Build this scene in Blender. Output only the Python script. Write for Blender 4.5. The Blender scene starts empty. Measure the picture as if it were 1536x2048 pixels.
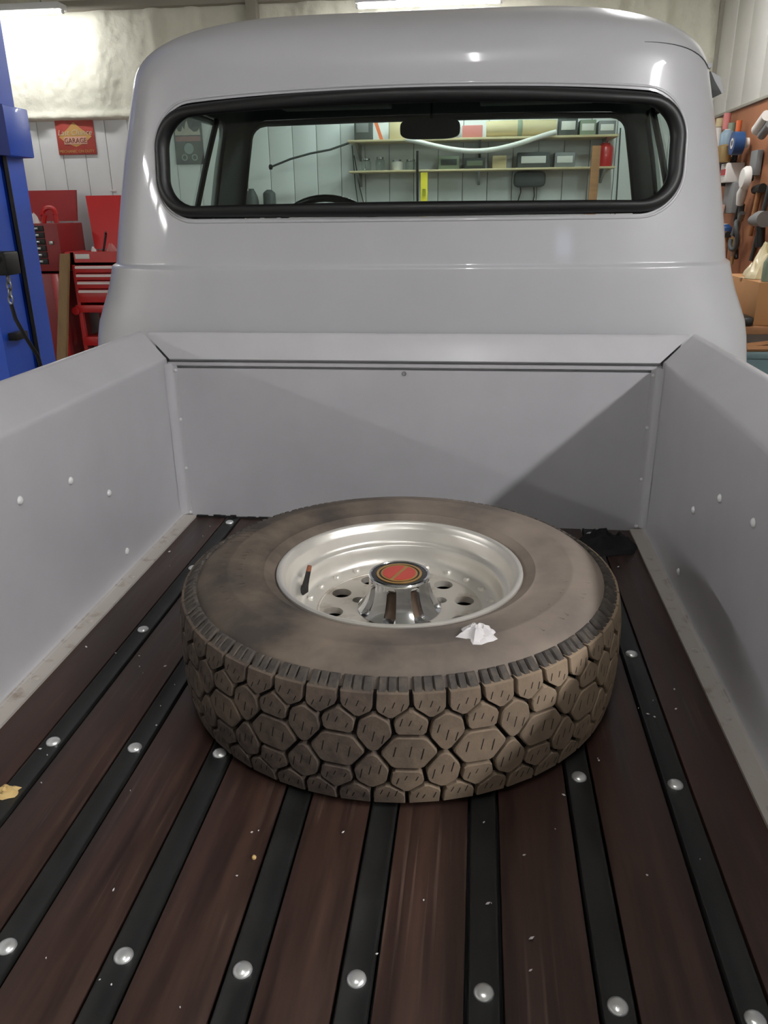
import bpy, bmesh, math, random
import numpy as np
from mathutils import Vector, Matrix, noise

S = bpy.context.scene
COL = S.collection
PI = math.pi
random.seed(7)

# ------------------------------------------------------------------ camera
cam_d = bpy.data.cameras.new('camera')
cam = bpy.data.objects.new('camera', cam_d)
COL.objects.link(cam)
YAW, PITCH, ROLL, FPX = 0.1196, 0.3683, -0.0126, 1558.9
_fwd = Vector((-math.sin(YAW)*math.cos(PITCH), math.cos(YAW)*math.cos(PITCH), -math.sin(PITCH)))
_rt = Vector((math.cos(YAW), math.sin(YAW), 0))
_up = _rt.cross(_fwd)
_r2 = _rt*math.cos(ROLL) + _up*math.sin(ROLL)
_u2 = -_rt*math.sin(ROLL) + _up*math.cos(ROLL)
_m = Matrix((_r2, _u2, -_fwd)).transposed().to_4x4()
_m.translation = Vector((0.1732, -1.9451, 0.7853))
cam.matrix_world = _m
cam_d.sensor_fit = 'VERTICAL'
cam_d.sensor_height = 24.0
cam_d.lens = FPX*24.0/2048.0
cam_d.clip_start = 0.02
S.camera = cam

# ------------------------------------------------------------------ world, exposure
W = bpy.data.worlds.new('world'); S.world = W
W.use_nodes = True
W.node_tree.nodes['Background'].inputs[0].default_value = (0.55, 0.6, 0.7, 1)
W.node_tree.nodes['Background'].inputs[1].default_value = 0.15
S.view_settings.view_transform = 'Standard'
S.view_settings.look = 'None'
S.view_settings.gamma = 1.0
S.view_settings.use_curve_mapping = False
S.view_settings.exposure = 0.0
LAMP = 115.0                      # radiance of the lamp diffusers
S.cycles.use_denoising = True
S.cycles.max_bounces = 8
S.cycles.diffuse_bounces = 4
S.cycles.glossy_bounces = 4
S.cycles.transparent_max_bounces = 12
S.cycles.sample_clamp_indirect = 6.0

# ------------------------------------------------------------------ materials
def lin(c):
    return tuple((x/12.92 if x <= .04045 else ((x+.055)/1.055)**2.4) for x in (v/255. for v in c))

MATS = {}
def mat(name, rgb, rough=.5, metal=0., var=0., vscale=6., stretch=(1, 1, 1), bump=0., bscale=60., coat=0.,
        rgb2=None, mix=(.42, .62), detail=5., rvar=0., spec=.5, emit=None, es=0., coat_rough=.08, bdist=.002, lit_dust=None, streak=None):
    m = bpy.data.materials.new(name); m.use_nodes = True
    nt = m.node_tree; N = nt.nodes; L = nt.links
    b = N['Principled BSDF']
    c = (*lin(rgb), 1)
    b.inputs['Base Color'].default_value = c
    b.inputs['Roughness'].default_value = rough
    b.inputs['Metallic'].default_value = metal
    b.inputs['Specular IOR Level'].default_value = spec
    b.inputs['Coat Weight'].default_value = coat
    b.inputs['Coat Roughness'].default_value = coat_rough
    if emit:
        b.inputs['Emission Color'].default_value = (*lin(emit), 1)
        b.inputs['Emission Strength'].default_value = es
    if var or rgb2 or bump or rvar:
        tc = N.new('ShaderNodeTexCoord'); mp = N.new('ShaderNodeMapping')
        mp.inputs['Scale'].default_value = stretch
        L.new(tc.outputs['Object'], mp.inputs['Vector'])
    if var or rgb2 or rvar:
        nz = N.new('ShaderNodeTexNoise'); nz.inputs['Scale'].default_value = vscale
        nz.inputs['Detail'].default_value = detail; nz.inputs['Roughness'].default_value = .6
        L.new(mp.outputs['Vector'], nz.inputs['Vector'])
        rp = N.new('ShaderNodeValToRGB')
        rp.color_ramp.elements[0].position, rp.color_ramp.elements[1].position = (mix if rgb2 else (.3, .7))
        if rgb2:
            c2 = (*lin(rgb2), 1)
        else:
            c2 = tuple(min(1, x*(1+var)) for x in c[:3])+(1,); c = tuple(x*(1-var) for x in c[:3])+(1,)
        rp.color_ramp.elements[0].color = c; rp.color_ramp.elements[1].color = c2
        L.new(nz.outputs['Fac'], rp.inputs['Fac'])
        if var or rgb2:
            L.new(rp.outputs['Color'], b.inputs['Base Color'])
        if rvar:
            mr = N.new('ShaderNodeMapRange')
            mr.inputs['From Min'].default_value = .3; mr.inputs['From Max'].default_value = .7
            mr.inputs['To Min'].default_value = rough-rvar; mr.inputs['To Max'].default_value = rough+rvar
            L.new(nz.outputs['Fac'], mr.inputs['Value']); L.new(mr.outputs['Result'], b.inputs['Roughness'])
    if streak:                    # fine scuffs and drag marks along the boards
        mq = N.new('ShaderNodeMapping'); mq.inputs['Scale'].default_value = (110, 2.2, 1); L.new(tc.outputs['Object'], mq.inputs['Vector'])
        ns = N.new('ShaderNodeTexNoise'); ns.inputs['Scale'].default_value = 1.; ns.inputs['Detail'].default_value = 3; L.new(mq.outputs[0], ns.inputs['Vector'])
        nb = N.new('ShaderNodeTexNoise'); nb.inputs['Scale'].default_value = 3.2; nb.inputs['Detail'].default_value = 3; L.new(tc.outputs['Object'], nb.inputs['Vector'])
        a1 = N.new('ShaderNodeMapRange'); a1.inputs['From Min'].default_value = .56; a1.inputs['From Max'].default_value = .78; L.new(ns.outputs['Fac'], a1.inputs['Value'])
        a2 = N.new('ShaderNodeMapRange'); a2.inputs['From Min'].default_value = .50; a2.inputs['From Max'].default_value = .70; L.new(nb.outputs['Fac'], a2.inputs['Value'])
        a3 = N.new('ShaderNodeMath'); a3.operation = 'MULTIPLY'; L.new(a1.outputs[0], a3.inputs[0]); L.new(a2.outputs[0], a3.inputs[1])
        mc = N.new('ShaderNodeMix'); mc.data_type = 'RGBA'; L.new(a3.outputs[0], mc.inputs['Factor'])
        L.new(rp.outputs['Color'], mc.inputs['A']); mc.inputs['B'].default_value = (*lin(streak), 1)
        L.new(mc.outputs['Result'], b.inputs['Base Color'])
    if lit_dust:                      # dusty patches by noise, plus light from one side painted in as paler colour
        rgbd, x0, x1, amt = lit_dust
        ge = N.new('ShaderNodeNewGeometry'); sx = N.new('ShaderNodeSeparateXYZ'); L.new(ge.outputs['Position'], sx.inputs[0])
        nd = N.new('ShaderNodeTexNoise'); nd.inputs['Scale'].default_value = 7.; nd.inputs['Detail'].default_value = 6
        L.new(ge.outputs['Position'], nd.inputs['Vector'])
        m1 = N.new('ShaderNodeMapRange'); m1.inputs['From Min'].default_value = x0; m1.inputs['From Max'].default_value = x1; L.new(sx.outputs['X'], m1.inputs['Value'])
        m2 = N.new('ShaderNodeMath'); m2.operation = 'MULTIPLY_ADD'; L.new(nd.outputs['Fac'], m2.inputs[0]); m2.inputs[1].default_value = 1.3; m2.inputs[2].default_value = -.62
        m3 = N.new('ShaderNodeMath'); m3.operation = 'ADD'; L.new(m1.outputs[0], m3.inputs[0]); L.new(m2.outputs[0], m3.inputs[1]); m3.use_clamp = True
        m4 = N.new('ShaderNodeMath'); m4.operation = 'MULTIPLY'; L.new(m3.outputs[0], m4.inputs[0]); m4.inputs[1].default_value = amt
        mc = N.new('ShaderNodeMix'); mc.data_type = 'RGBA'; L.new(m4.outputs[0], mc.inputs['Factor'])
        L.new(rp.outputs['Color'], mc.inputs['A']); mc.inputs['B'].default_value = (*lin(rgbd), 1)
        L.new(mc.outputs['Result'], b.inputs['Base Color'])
    if bump:
        n2 = N.new('ShaderNodeTexNoise'); n2.inputs['Scale'].default_value = bscale
        n2.inputs['Detail'].default_value = 4
        L.new(mp.outputs['Vector'], n2.inputs['Vector'])
        bp = N.new('ShaderNodeBump'); bp.inputs['Strength'].default_value = bump; bp.inputs['Distance'].default_value = bdist
        L.new(n2.outputs['Fac'], bp.inputs['Height']); L.new(bp.outputs['Normal'], b.inputs['Normal'])
    MATS[name] = m
    return m

def glass(name, tint, refl=1.0):
    m = bpy.data.materials.new(name); m.use_nodes = True
    nt = m.node_tree; N = nt.nodes; L = nt.links
    for n in list(N): N.remove(n)
    o = N.new('ShaderNodeOutputMaterial'); t = N.new('ShaderNodeBsdfTransparent'); g = N.new('ShaderNodeBsdfGlossy')
    t.inputs[0].default_value = (*tint, 1); g.inputs['Roughness'].default_value = .02
    g.inputs['Color'].default_value = (refl, refl, refl, 1)
    lw = N.new('ShaderNodeLayerWeight'); lw.inputs['Blend'].default_value = .5
    pw = N.new('ShaderNodeMath'); pw.operation = 'POWER'; pw.inputs[1].default_value = 5.
    f = N.new('ShaderNodeMath'); f.operation = 'MULTIPLY_ADD'; f.inputs[1].default_value = .92; f.inputs[2].default_value = .045
    L.new(lw.outputs['Facing'], pw.inputs[0]); L.new(pw.outputs[0], f.inputs[0])
    mx = N.new('ShaderNodeMixShader')
    L.new(f.outputs[0], mx.inputs[0]); L.new(t.outputs[0], mx.inputs[1]); L.new(g.outputs[0], mx.inputs[2])
    L.new(mx.outputs[0], o.inputs[0]); MATS[name] = m
    return m

mat('paint', (172, 172, 175), rough=.34, metal=.0, var=.035, vscale=3.5, coat=.45, coat_rough=.06, bump=.02, bscale=300)
mat('bedpaint', (179, 178, 181), rough=.38, var=.06, vscale=4, coat=.22, coat_rough=.2, bump=.03, bscale=250)
mat('flangepaint', (172, 166, 158), rough=.5, var=.1, vscale=22, rgb2=(128, 112, 98), mix=(.55, .75))
mat('rubber', (14, 14, 15), rough=.45)
mat('sealant', (16, 13, 12), rough=.9)
mat('gap', (8, 8, 8), rough=.9)
mat('headliner', (54, 60, 60), rough=.8, var=.1)
mat('pillar', (74, 82, 82), rough=.45)
mat('chrome', (225, 226, 228), rough=.10, metal=1)
mat('boltsteel', (232, 233, 232), rough=.3, metal=.75)
mat('paintbolt', (214, 214, 214), rough=.25, coat=.6)
mat('dash', (52, 55, 56), rough=.6)
mat('blackplastic', (18, 18, 19), rough=.4)
mat('plank', (42, 30, 26), rough=.42, vscale=5., stretch=(9, .6, 9), rgb2=(74, 51, 42), mix=(.32, .80), rvar=.10, bump=.06, bscale=30, coat=.08, coat_rough=.3, spec=.4, streak=(112, 92, 82))
mat('strip', (26, 26, 25), rough=.5, var=.25, vscale=14, rvar=.08)
mat('tyre', (72, 66, 62), rough=.75, vscale=7, rgb2=(112, 99, 86), mix=(.36, .66), bump=.15, bscale=90, spec=.3, lit_dust=((150, 137, 126), -.15, .45, .75))  # paler right side: light from the right painted into the sidewall colour
mat('groove', (30, 27, 25), rough=.9, spec=.2)
mat('tread', (74, 65, 60), rough=.85, vscale=60, rgb2=(100, 88, 78), mix=(.35, .7), bump=.25, bscale=260, spec=.25, lit_dust=((176, 154, 128), .0, .45, .7))  # tread tinted paler on the right in place of light falling there
mat('lug', (66, 62, 59), rough=.8, vscale=60, rgb2=(92, 84, 76), mix=(.4, .7), spec=.3)
mat('alloy', (226, 222, 214), rough=.34, metal=.6, vscale=9, var=.06, rvar=.06)
mat('alloydisc', (212, 206, 196), rough=.5, metal=.55, vscale=16, rgb2=(150, 136, 116), mix=(.5, .75), rvar=.05)
mat('dirtychrome', (210, 211, 213), rough=.12, metal=1, vscale=20, rgb2=(120, 104, 88), mix=(.58, .8))
mat('brownstain', (84, 68, 54), rough=.6, metal=.4)
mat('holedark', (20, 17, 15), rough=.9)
mat('valve', (24, 21, 20), rough=.6)
mat('rust', (140, 84, 56), rough=.8)
mat('emred', (196, 62, 46), rough=.35, coat=.5)
mat('emgold', (178, 140, 82), rough=.35, metal=.3)
mat('emblack', (26, 22, 20), rough=.3, coat=.5)
mat('cloth', (40, 39, 40), rough=.95, spec=.15, bump=.2, bscale=400)
mat('paper', (218, 214, 214), rough=.8)
mat('crumb', (206, 176, 118), rough=.9, bump=.4, bscale=200)
mat('whitemetal', (205, 207, 206), rough=.45, var=.03, vscale=2)
mat('foam', (216, 215, 198), rough=.75, var=.05, vscale=3, bump=.5, bscale=35, bdist=.01)
mat('ceil', (196, 196, 188), rough=.7)
mat('concrete', (120, 116, 110), rough=.6, var=.2, vscale=2)
mat('wallplain', (200, 199, 192), rough=.7, var=.03)
mat('darkwall', (110, 108, 104), rough=.8)
mat('girt', (150, 146, 134), rough=.7)
mat('peg', (150, 98, 66), rough=.7, var=.08, vscale=4)
mat('blue', (38, 84, 196), rough=.4, coat=.2, var=.05)
mat('bluedark', (20, 44, 120), rough=.45)
mat('blackmetal', (34, 34, 33), rough=.5, metal=.3)
mat('steel', (150, 150, 148), rough=.35, metal=1)
mat('red', (184, 28, 30), rough=.35, coat=.3)
mat('reddark', (138, 34, 36), rough=.45)
mat('handle', (222, 206, 202), rough=.35)
mat('redwell', (90, 20, 22), rough=.6)
mat('oak', (140, 112, 76), rough=.7, vscale=3, stretch=(8, 8, .6), var=.15)
mat('signred', (168, 66, 56), rough=.5, var=.1, vscale=12)
mat('signgold', (192, 150, 84), rough=.55)
mat('signpale', (200, 186, 158), rough=.55)
mat('signpink', (206, 160, 140), rough=.55)
mat('signbrown', (110, 56, 40), rough=.6)
mat('posterdark', (66, 64, 62), rough=.4)
mat('posterpale', (176, 166, 150), rough=.5)
mat('posterred', (142, 98, 96), rough=.5)
mat('postergrey', (128, 140, 136), rough=.5)
mat('fixture', (230, 232, 232), rough=.4)
mat('lamp', (255, 255, 255), emit=(253, 252, 253), es=LAMP)
mat('daylight', (255, 255, 255), emit=(205, 222, 255), es=6.0)
mat('card', (176, 128, 82), rough=.8, var=.05)
mat('plasticbag', (206, 192, 152), rough=.35, coat=.3)
mat('teal', (96, 118, 122), rough=.5)
mat('wood', (150, 104, 66), rough=.7, vscale=4, stretch=(1, 8, 8), var=.15)
mat('whiteplastic', (214, 212, 206), rough=.5)
mat('grey', (120, 122, 122), rough=.5)
mat('dgrey', (64, 68, 68), rough=.6)
mat('tan', (196, 180, 142), rough=.7, var=.08)
mat('orange', (196, 96, 50), rough=.5)
mat('bluepl', (36, 72, 120), rough=.4)
mat('ltblue', (120, 142, 156), rough=.4)
mat('brass', (176, 150, 104), rough=.35, metal=.7)
mat('yellow', (212, 196, 44), rough=.5)
mat('pink', (196, 120, 116), rough=.5)
mat('greenish', (126, 138, 118), rough=.5)
mat('mirror', (16, 18, 20), rough=.3)
glass('autoglass', (.83, .94, .90))
glass('jarglass', (.85, .88, .86))

# ------------------------------------------------------------------ mesh helpers
class MB:
    def __init__(s): s.v = []; s.f = []
    def add(s, V, F):
        o = len(s.v); s.v += [tuple(p) for p in V]; s.f += [tuple(i+o for i in f) for f in F]; return s
    def box(s, x0, x1, y0, y1, z0, z1, bev=0.):
        if bev <= 0:
            V = [(x, y, z) for x in (x0, x1) for y in (y0, y1) for z in (z0, z1)]
            F = [(0, 1, 3, 2), (4, 6, 7, 5), (0, 4, 5, 1), (2, 3, 7, 6), (0, 2, 6, 4), (1, 5, 7, 3)]
            return s.add(V, F)
        bm = bmesh.new(); bmesh.ops.create_cube(bm, size=1)
        for v in bm.verts:
            v.co = Vector(((x0+x1)/2+v.co.x*(x1-x0), (y0+y1)/2+v.co.y*(y1-y0), (z0+z1)/2+v.co.z*(z1-z0)))
        bmesh.ops.bevel(bm, geom=bm.edges[:], offset=bev, segments=2, profile=.5, affect='EDGES')
        bm.verts.index_update()
        s.add([v.co[:] for v in bm.verts], [[v.index for v in f.verts] for f in bm.faces]); bm.free(); return s
    def tube(s, pts, rad, n=10, cap=True, closed=False):
        pts = [Vector(p) for p in pts]; K = len(pts)
        rr = rad if isinstance(rad, (list, tuple)) else [rad]*K
        V = []; up = None
        for i, p in enumerate(pts):
            if closed: t = pts[(i+1) % K]-pts[i-1]
            else: t = pts[min(i+1, K-1)]-pts[max(i-1, 0)]
            t.normalize()
            if up is None:
                up = Vector((0, 0, 1)) if abs(t.z) < .9 else Vector((1, 0, 0))
            a = t.cross(up)
            if a.length < 1e-6: a = t.orthogonal()
            a.normalize(); b = a.cross(t); up = b
            for k in range(n):
                w = 2*PI*k/n; V.append(p+a*math.cos(w)*rr[i]+b*math.sin(w)*rr[i])
        F = []
        for i in range(K if closed else K-1):
            j = (i+1) % K
            for k in range(n):
                l = (k+1) % n; F.append((i*n+k, i*n+l, j*n+l, j*n+k))
        if cap and not closed:
            F.append(tuple(range(n-1, -1, -1))); F.append(tuple((K-1)*n+k for k in range(n)))
        return s.add([tuple(v) for v in V], F)
    def lathe(s, prof, c=(0, 0, 0), n=48, axis='z', cap0=False, cap1=False, a0=0., a1=2*PI):
        V = []; full = abs(a1-a0-2*PI) < 1e-6; m = n if full else n+1
        for (r, z) in prof:
            for k in range(m):
                w = a0+(a1-a0)*k/n
                p = (r*math.cos(w), r*math.sin(w), z)
                if axis == 'x': p = (p[2], p[0], p[1])
                if axis == 'y': p = (p[0], p[2], p[1])
                V.append((p[0]+c[0], p[1]+c[1], p[2]+c[2]))
        F = []
        for i in range(len(prof)-1):
            for k in range(n):
                l = (k+1) % m if full else k+1
                F.append((i*m+k, i*m+l, (i+1)*m+l, (i+1)*m+k))
        if cap0: F.append(tuple(range(m-1, -1, -1)))
        if cap1: F.append(tuple((len(prof)-1)*m+k for k in range(m)))
        return s.add(V, F)
    def prism(s, poly, a, b, axis='y'):
        n = len(poly); V = []
        for d in (a, b):
            for (p, q) in poly:
                V.append({'y': (p, d, q), 'x': (d, p, q), 'z': (p, q, d)}[axis])
        F = [tuple(range(n)), tuple(range(2*n-1, n-1, -1))]
        F += [(k, k+n, (k+1) % n+n, (k+1) % n) for k in range(n)]
        return s.add(V, F)
    def build(s, name, m, parent=None, smooth=40, loc=None, fix=True):
        me = bpy.data.meshes.new(name); me.from_pydata(s.v, [], s.f)
        if fix:
            bm = bmesh.new(); bm.from_mesh(me)
            bmesh.ops.recalc_face_normals(bm, faces=bm.faces[:]); bm.to_mesh(me); bm.free()
        me.materials.append(MATS[m] if isinstance(m, str) else m)
        if smooth:
            me.polygons.foreach_set('use_smooth', [True]*len(me.polygons))
            me.set_sharp_from_angle(angle=math.radians(smooth))
        me.update()
        return link(name, me, parent, loc)

def link(name, me, parent=None, loc=None):
    o = bpy.data.objects.new(name, me); COL.objects.link(o)
    if loc is not None: o.location = loc
    if parent is not None:
        o.parent = parent
        if parent.type == 'EMPTY':
            o.matrix_parent_inverse = Matrix.Translation(-Vector(parent.location))
    return o

def thing(name, label, cat, loc=(0, 0, 0), group=None):
    o = bpy.data.objects.new(name, None); COL.objects.link(o); o.location = loc; o.empty_display_size = .1
    return tag(o, label, cat, group)

def tag(o, label, cat, group=None):
    o['label'] = label; o['category'] = cat
    if group: o['group'] = group
    return o

def struct(o):
    o['kind'] = 'structure'; return o

def text_mesh(body, size, m, parent, name, origin, xdir=(1, 0, 0), updir=(0, 0, 1), align='CENTER', depth=.002, shear=0., sx=1.):
    cu = bpy.data.curves.new(name, 'FONT'); cu.body = body; cu.size = size; cu.align_x = align; cu.extrude = depth; cu.shear = shear
    cu.resolution_u = 3
    t = bpy.data.objects.new('tmp', cu); COL.objects.link(t)
    dg = bpy.context.evaluated_depsgraph_get(); dg.update()
    me = bpy.data.meshes.new_from_object(t.evaluated_get(dg)); bpy.data.objects.remove(t); bpy.data.curves.remove(cu)
    X = Vector(xdir); U = Vector(updir); Nn = X.cross(U)
    for v in me.vertices:
        v.co = Vector(origin)+X*v.co.x*sx+U*v.co.y+Nn*v.co.z
    me.materials.clear(); me.materials.append(MATS[m])
    return link(name, me, parent)

FLOOR = -0.66
WALLY = 5.6
WALLX = 2.06
CEIL = 2.75

# ------------------------------------------------------------------ room
struct(MB().box(-8, 5, -6, WALLY+.3, FLOOR-.1, FLOOR).build('floor', 'concrete', smooth=0))
struct(MB().box(-8, 5, -6, WALLY+.3, CEIL, CEIL+.1).build('ceiling', 'ceil', smooth=0))
wall_front = struct(MB().box(-8, WALLX+.1, WALLY+.02, WALLY+.2, FLOOR, CEIL).build('wall_front', 'darkwall', smooth=0))
wall_right = struct(MB().box(WALLX+.02, WALLX+.2, 2.3, WALLY+.3, FLOOR, CEIL).build('wall_right', 'wallplain', smooth=0))
struct(MB().box(WALLX+.2, 5.0, 2.3, 2.45, FLOOR, CEIL).build('wall_right_return', 'wallplain', smooth=0))
struct(MB().box(5.0, 5.15, -6, 2.45, FLOOR, CEIL).build('wall_right_far', 'wallplain', smooth=0))
struct(MB().box(-8.15, -8, -6, WALLY+.3, FLOOR, CEIL).build('wall_left', 'wallplain', smooth=0))
wall_back = struct(MB().box(-8.15, 5.15, -6.15, -6, FLOOR, CEIL).build('wall_back', 'wallplain', smooth=0))
# sectional door behind the photographer, daylight in its panes
door = struct(MB().box(-1.6, 2.4, -6.0, -5.95, FLOOR, 2.35).build('door_1', 'whitemetal', smooth=0))
for x in (1.25,):
    MB().box(x-.13, x+.13, -5.955, -5.93, 1.92, 2.14).build('pane', 'daylight', door, smooth=0)
# white ribbed metal panels of the front wall, each a piece
x = -5.2
GP = 0.217
while x < WALLX-.02:
    x1 = min(x+GP-.004, WALLX)
    MB().box(x, x1, WALLY-.012, WALLY+.02, FLOOR, 1.62, bev=.004).build('panel', 'whitemetal', wall_front, smooth=30)
    x += GP
# sprayed insulation above the panels (lumpy, hanging in vertical folds)
def foam_sheet(name, x0, x1, nx, nz, place, parent, z0=1.585, z1=CEIL, amp=1.):
    mb = MB(); V = []
    for j in range(nz+1):
        t = j/nz; z = z0+(z1-z0)*t
        for i in range(nx+1):
            xx = x0+(x1-x0)*i/nx
            d = .03*math.exp(-((z-z0-.03)/.035)**2)+.012
            fold = math.sin(xx*13+1.7*math.sin(xx*3.1+z*.5))
            d += amp*.034*max(0, fold)**2+amp*.03*noise.noise(Vector((xx*2.2, z*.8, 3)))
            d += amp*.012*noise.noise(Vector((xx*9, z*5, 1)))+amp*.008*noise.noise(Vector((xx*24, z*16, 2)))
            if j == 0: d = 0
            V.append(place(xx, d, z))
    F = [(j*(nx+1)+i, j*(nx+1)+i+1, (j+1)*(nx+1)+i+1, (j+1)*(nx+1)+i) for j in range(nz) for i in range(nx)]
    mb.add(V, F); return mb.build(name, 'foam', parent, smooth=180, fix=False)
foam_sheet('foam_insulation', -5.2, WALLX, 420, 90, lambda a, d, z: (a, WALLY-.012-d, z), wall_front)
MB().box(-5.2, WALLX, WALLY-.10, WALLY-.02, 2.43, 2.50, bev=.006).build('girt', 'girt', wall_front)
MB().box(-1.83, -1.74, WALLY-.14, WALLY-.02, 1.62, CEIL, bev=.006).build('post', 'girt', wall_front)
# right wall: pale panels above the pegboard
y = 2.32; k = 0
while y < WALLY:
    MB().box(WALLX-.005-.006*(k % 2), WALLX+.03, y, min(y+.40, WALLY), 1.47, CEIL, bev=.004).build('panel', 'wallplain', wall_right, smooth=30)
    y += .405; k += 1
MB().box(WALLX-.03, WALLX+.02, 2.32, WALLY, 1.455, 1.475, bev=.004).build('ledge', 'girt', wall_right)
MB().box(WALLX-.04, WALLX+.02, WALLY-.06, WALLY, 1.47, CEIL, bev=.004).build('corner_trim', 'girt', wall_right)

# ------------------------------------------------------------------ lamps
def shop_light(x, y, z, L, label, group=None, along='x', wd=.062):
    t = thing('strip_light', label, 'light', (x, y, z+.07), group)
    def bx(mb, a0, a1, b0, b1, z0, z1, bev=0):
        if along == 'x': return mb.box(x+a0, x+a1, y+b0, y+b1, z0, z1, bev)
        return mb.box(x+b0, x+b1, y+a0, y+a1, z0, z1, bev)
    bx(MB(), -L/2, L/2, -max(.075, wd+.015), max(.075, wd+.015), z+.022, z+.07, .008).build('housing', 'fixture', t)
    bx(MB(), -L/2+.02, L/2-.02, -wd, wd, z, z+.022).build('diffuser', 'lamp', t, smooth=0)
    for s in (-1, 1):
        bx(MB(), min(s*L/2, s*(L/2-.02)), max(s*L/2, s*(L/2-.02)), -wd-.004, wd+.004, z-.003, z+.024, .003).build('end_cap', 'fixture', t)
        bx(MB(), s*L*.35-.004, s*L*.35+.004, -.004, .004, z+.07, CEIL).build('hanger', 'steel', t, smooth=0)
    return t
shop_light(-.27, 5.0, 2.25, 1.12, 'white strip light glowing just above the truck cab roof', wd=.026)
shop_light(-3.90, 5.16, 2.335, 1.24, 'white strip light in the top left corner over the foam wall', wd=.009)
G = 'ceiling strip lights behind and beside the photographer'
for (lx, ly, ll, al, wd) in ((-6.3, -4.6, 1.24, 'y', .072), (-6.3, -3.0, 1.24, 'y', .072), (-6.3, -1.4, 1.24, 'y', .072), (2.95, -3.6, 1.24, 'y', .108), (2.95, -2.0, 1.24, 'y', .108), (.12, -1.9, 1.24, 'y', .015), (1.1, 3.3, 1.24, 'y', .05)):
    shop_light(lx, ly, 2.6, ll, 'white ceiling strip light out of view near the photographer', G, al, wd)

# ------------------------------------------------------------------ truck
truck = thing('pickup_truck', 'grey vintage pickup truck with wooden bed floor and wide rear cab window', 'truck', (0, 0, FLOOR))

CX, YC, NEXP = -0.019, 0.90, 6.0
KZ = [-.3, .2, .35, .50, .58, .64, .652, .660, .70, .80, .95, 1.10]
KW = [.93, .955, .958, .936, .893, .874, .8725, .8615, .856, .837, .806, .769]
def _smooth_table():
    zs = np.linspace(-.3, 1.10, 1401); w = np.interp(zs, KZ, KW)
    yb = np.interp(zs, [-.3, .2, .4, .6, .652, .660, 1.10], [.07, .055, .06, .070, .0735, .0840, .14])
    def sm(a, sig):
        k = np.exp(-.5*(np.arange(-3*sig, 3*sig+1)/sig)**2); k /= k.sum()
        e = np.concatenate([2*a[0]-a[1:3*sig+1][::-1], a, 2*a[-1]-a[-3*sig-1:-1][::-1]])
        return np.convolve(e, k, 'valid')
    ib = int(round((.656+.3)/.001))
    o = []
    for a, s in ((w, 28), (yb, 28)):
        lo = sm(a[:ib-4], s); hi = sm(a[ib+4:], s); mid = np.linspace(lo[-1], hi[0], 8)
        o.append(np.concatenate([lo, mid, hi]))
    return zs, sm(o[0], 1), sm(o[1], 1)
ZT, WT, YBT = _smooth_table()
Z0, RH, RM = 1.10, .207, 2.437
def dims(z=None, phi=None, inset=0.):
    if phi is None and z <= Z0:
        w = float(np.interp(z, ZT, WT)); yb = float(np.interp(z, ZT, YBT)); zz = z; sg = 1.
    else:
        if phi is None: phi = math.asin(min(1., max(0., (z-Z0)/RH)**(RM/2)))
        zz = Z0+RH*math.sin(phi)**(2/RM); sg = max(0., math.cos(phi))**(2/RM)
        w = .769-.247*(zz-Z0); yb = .14+.125*(zz-Z0)
    db = (YC-yb)*sg-inset; df = (.60-.1*max(0, zz-.75))*sg-inset
    return w*sg-inset, db, df, zz-(inset if phi is not None else 0)*(1-sg)
def P(q, z=None, phi=None, inset=0.):
    w, db, df, zz = dims(z, phi, inset)
    q = (q+1) % 8
    if q <= 2: a, b = q-1, -1.
    elif q <= 4: a, b = 1., q-3
    elif q <= 6: a, b = 5-q, 1.
    else: a, b = -1., 7-q
    ne = NEXP if b < 0 else 24.
    n = (abs(a)**ne+abs(b)**ne)**(1/ne)
    a /= n; b /= n
    return (CX+w*a, YC+(db if b < 0 else df)*b, zz)
def tinv(t, ne=6.0):
    return t/(1-abs(t)**ne)**(1/ne)
# window openings: (kind, centre, half width, z bottom, z top, corner radius, crown)
def hole_pt(H, a, b, grow=0.):
    kind, c, hw, zb, zt, r, crown = H
    hw += grow; hh = (zt-zb)/2+grow; r = min(r+grow, hh*.98)
    px, pz = hw*a, hh*b
    ex, ez = abs(px)-(hw-r), abs(pz)-(hh-r)
    if ex > 0 and ez > 0:
        l = math.hypot(ex, ez); px = math.copysign(hw-r+ex/l*r, px); pz = math.copysign(hh-r+ez/l*r, pz)
    u = c+px; z = (zb+zt)/2+pz
    z += crown*(1-(px/hw)**2)*max(0., min(1., (z-zb)/(zt-zb)))
    return u, z
def hole_q(kind, u, z, inset=0.):
    w, db, df, zz = dims(z, None, inset)
    if kind == 'back': return tinv((u-CX)/w)
    if kind == 'front': return 4-tinv((u-CX)/.806, 24.)
    t = (u-YC)/(db if u < YC else df)
    ne = 6. if u < YC else 24.
    return 2+tinv(t, ne) if kind == 'right' else 6-tinv(t, ne)
HB = ('back', 0.0, .648, .772, 1.033, .098, .026)
HF = ('front', CX, .782, .70, 1.128, .06, .008)
HR = ('right', .86, .345, .76, 1.10, .05, .0)
HL = ('left', .86, .345, .76, 1.10, .05, .0)
VB0, VB1 = .672, 1.165
def perim(nu, nv):
    pts = [(-1+2*i/nu, -1.) for i in range(nu)]+[(1., -1+2*j/nv) for j in range(nv)]
    pts += [(1-2*i/nu, 1.) for i in range(nu)]+[(-1., 1-2*j/nv) for j in range(nv)]
    return pts
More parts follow.
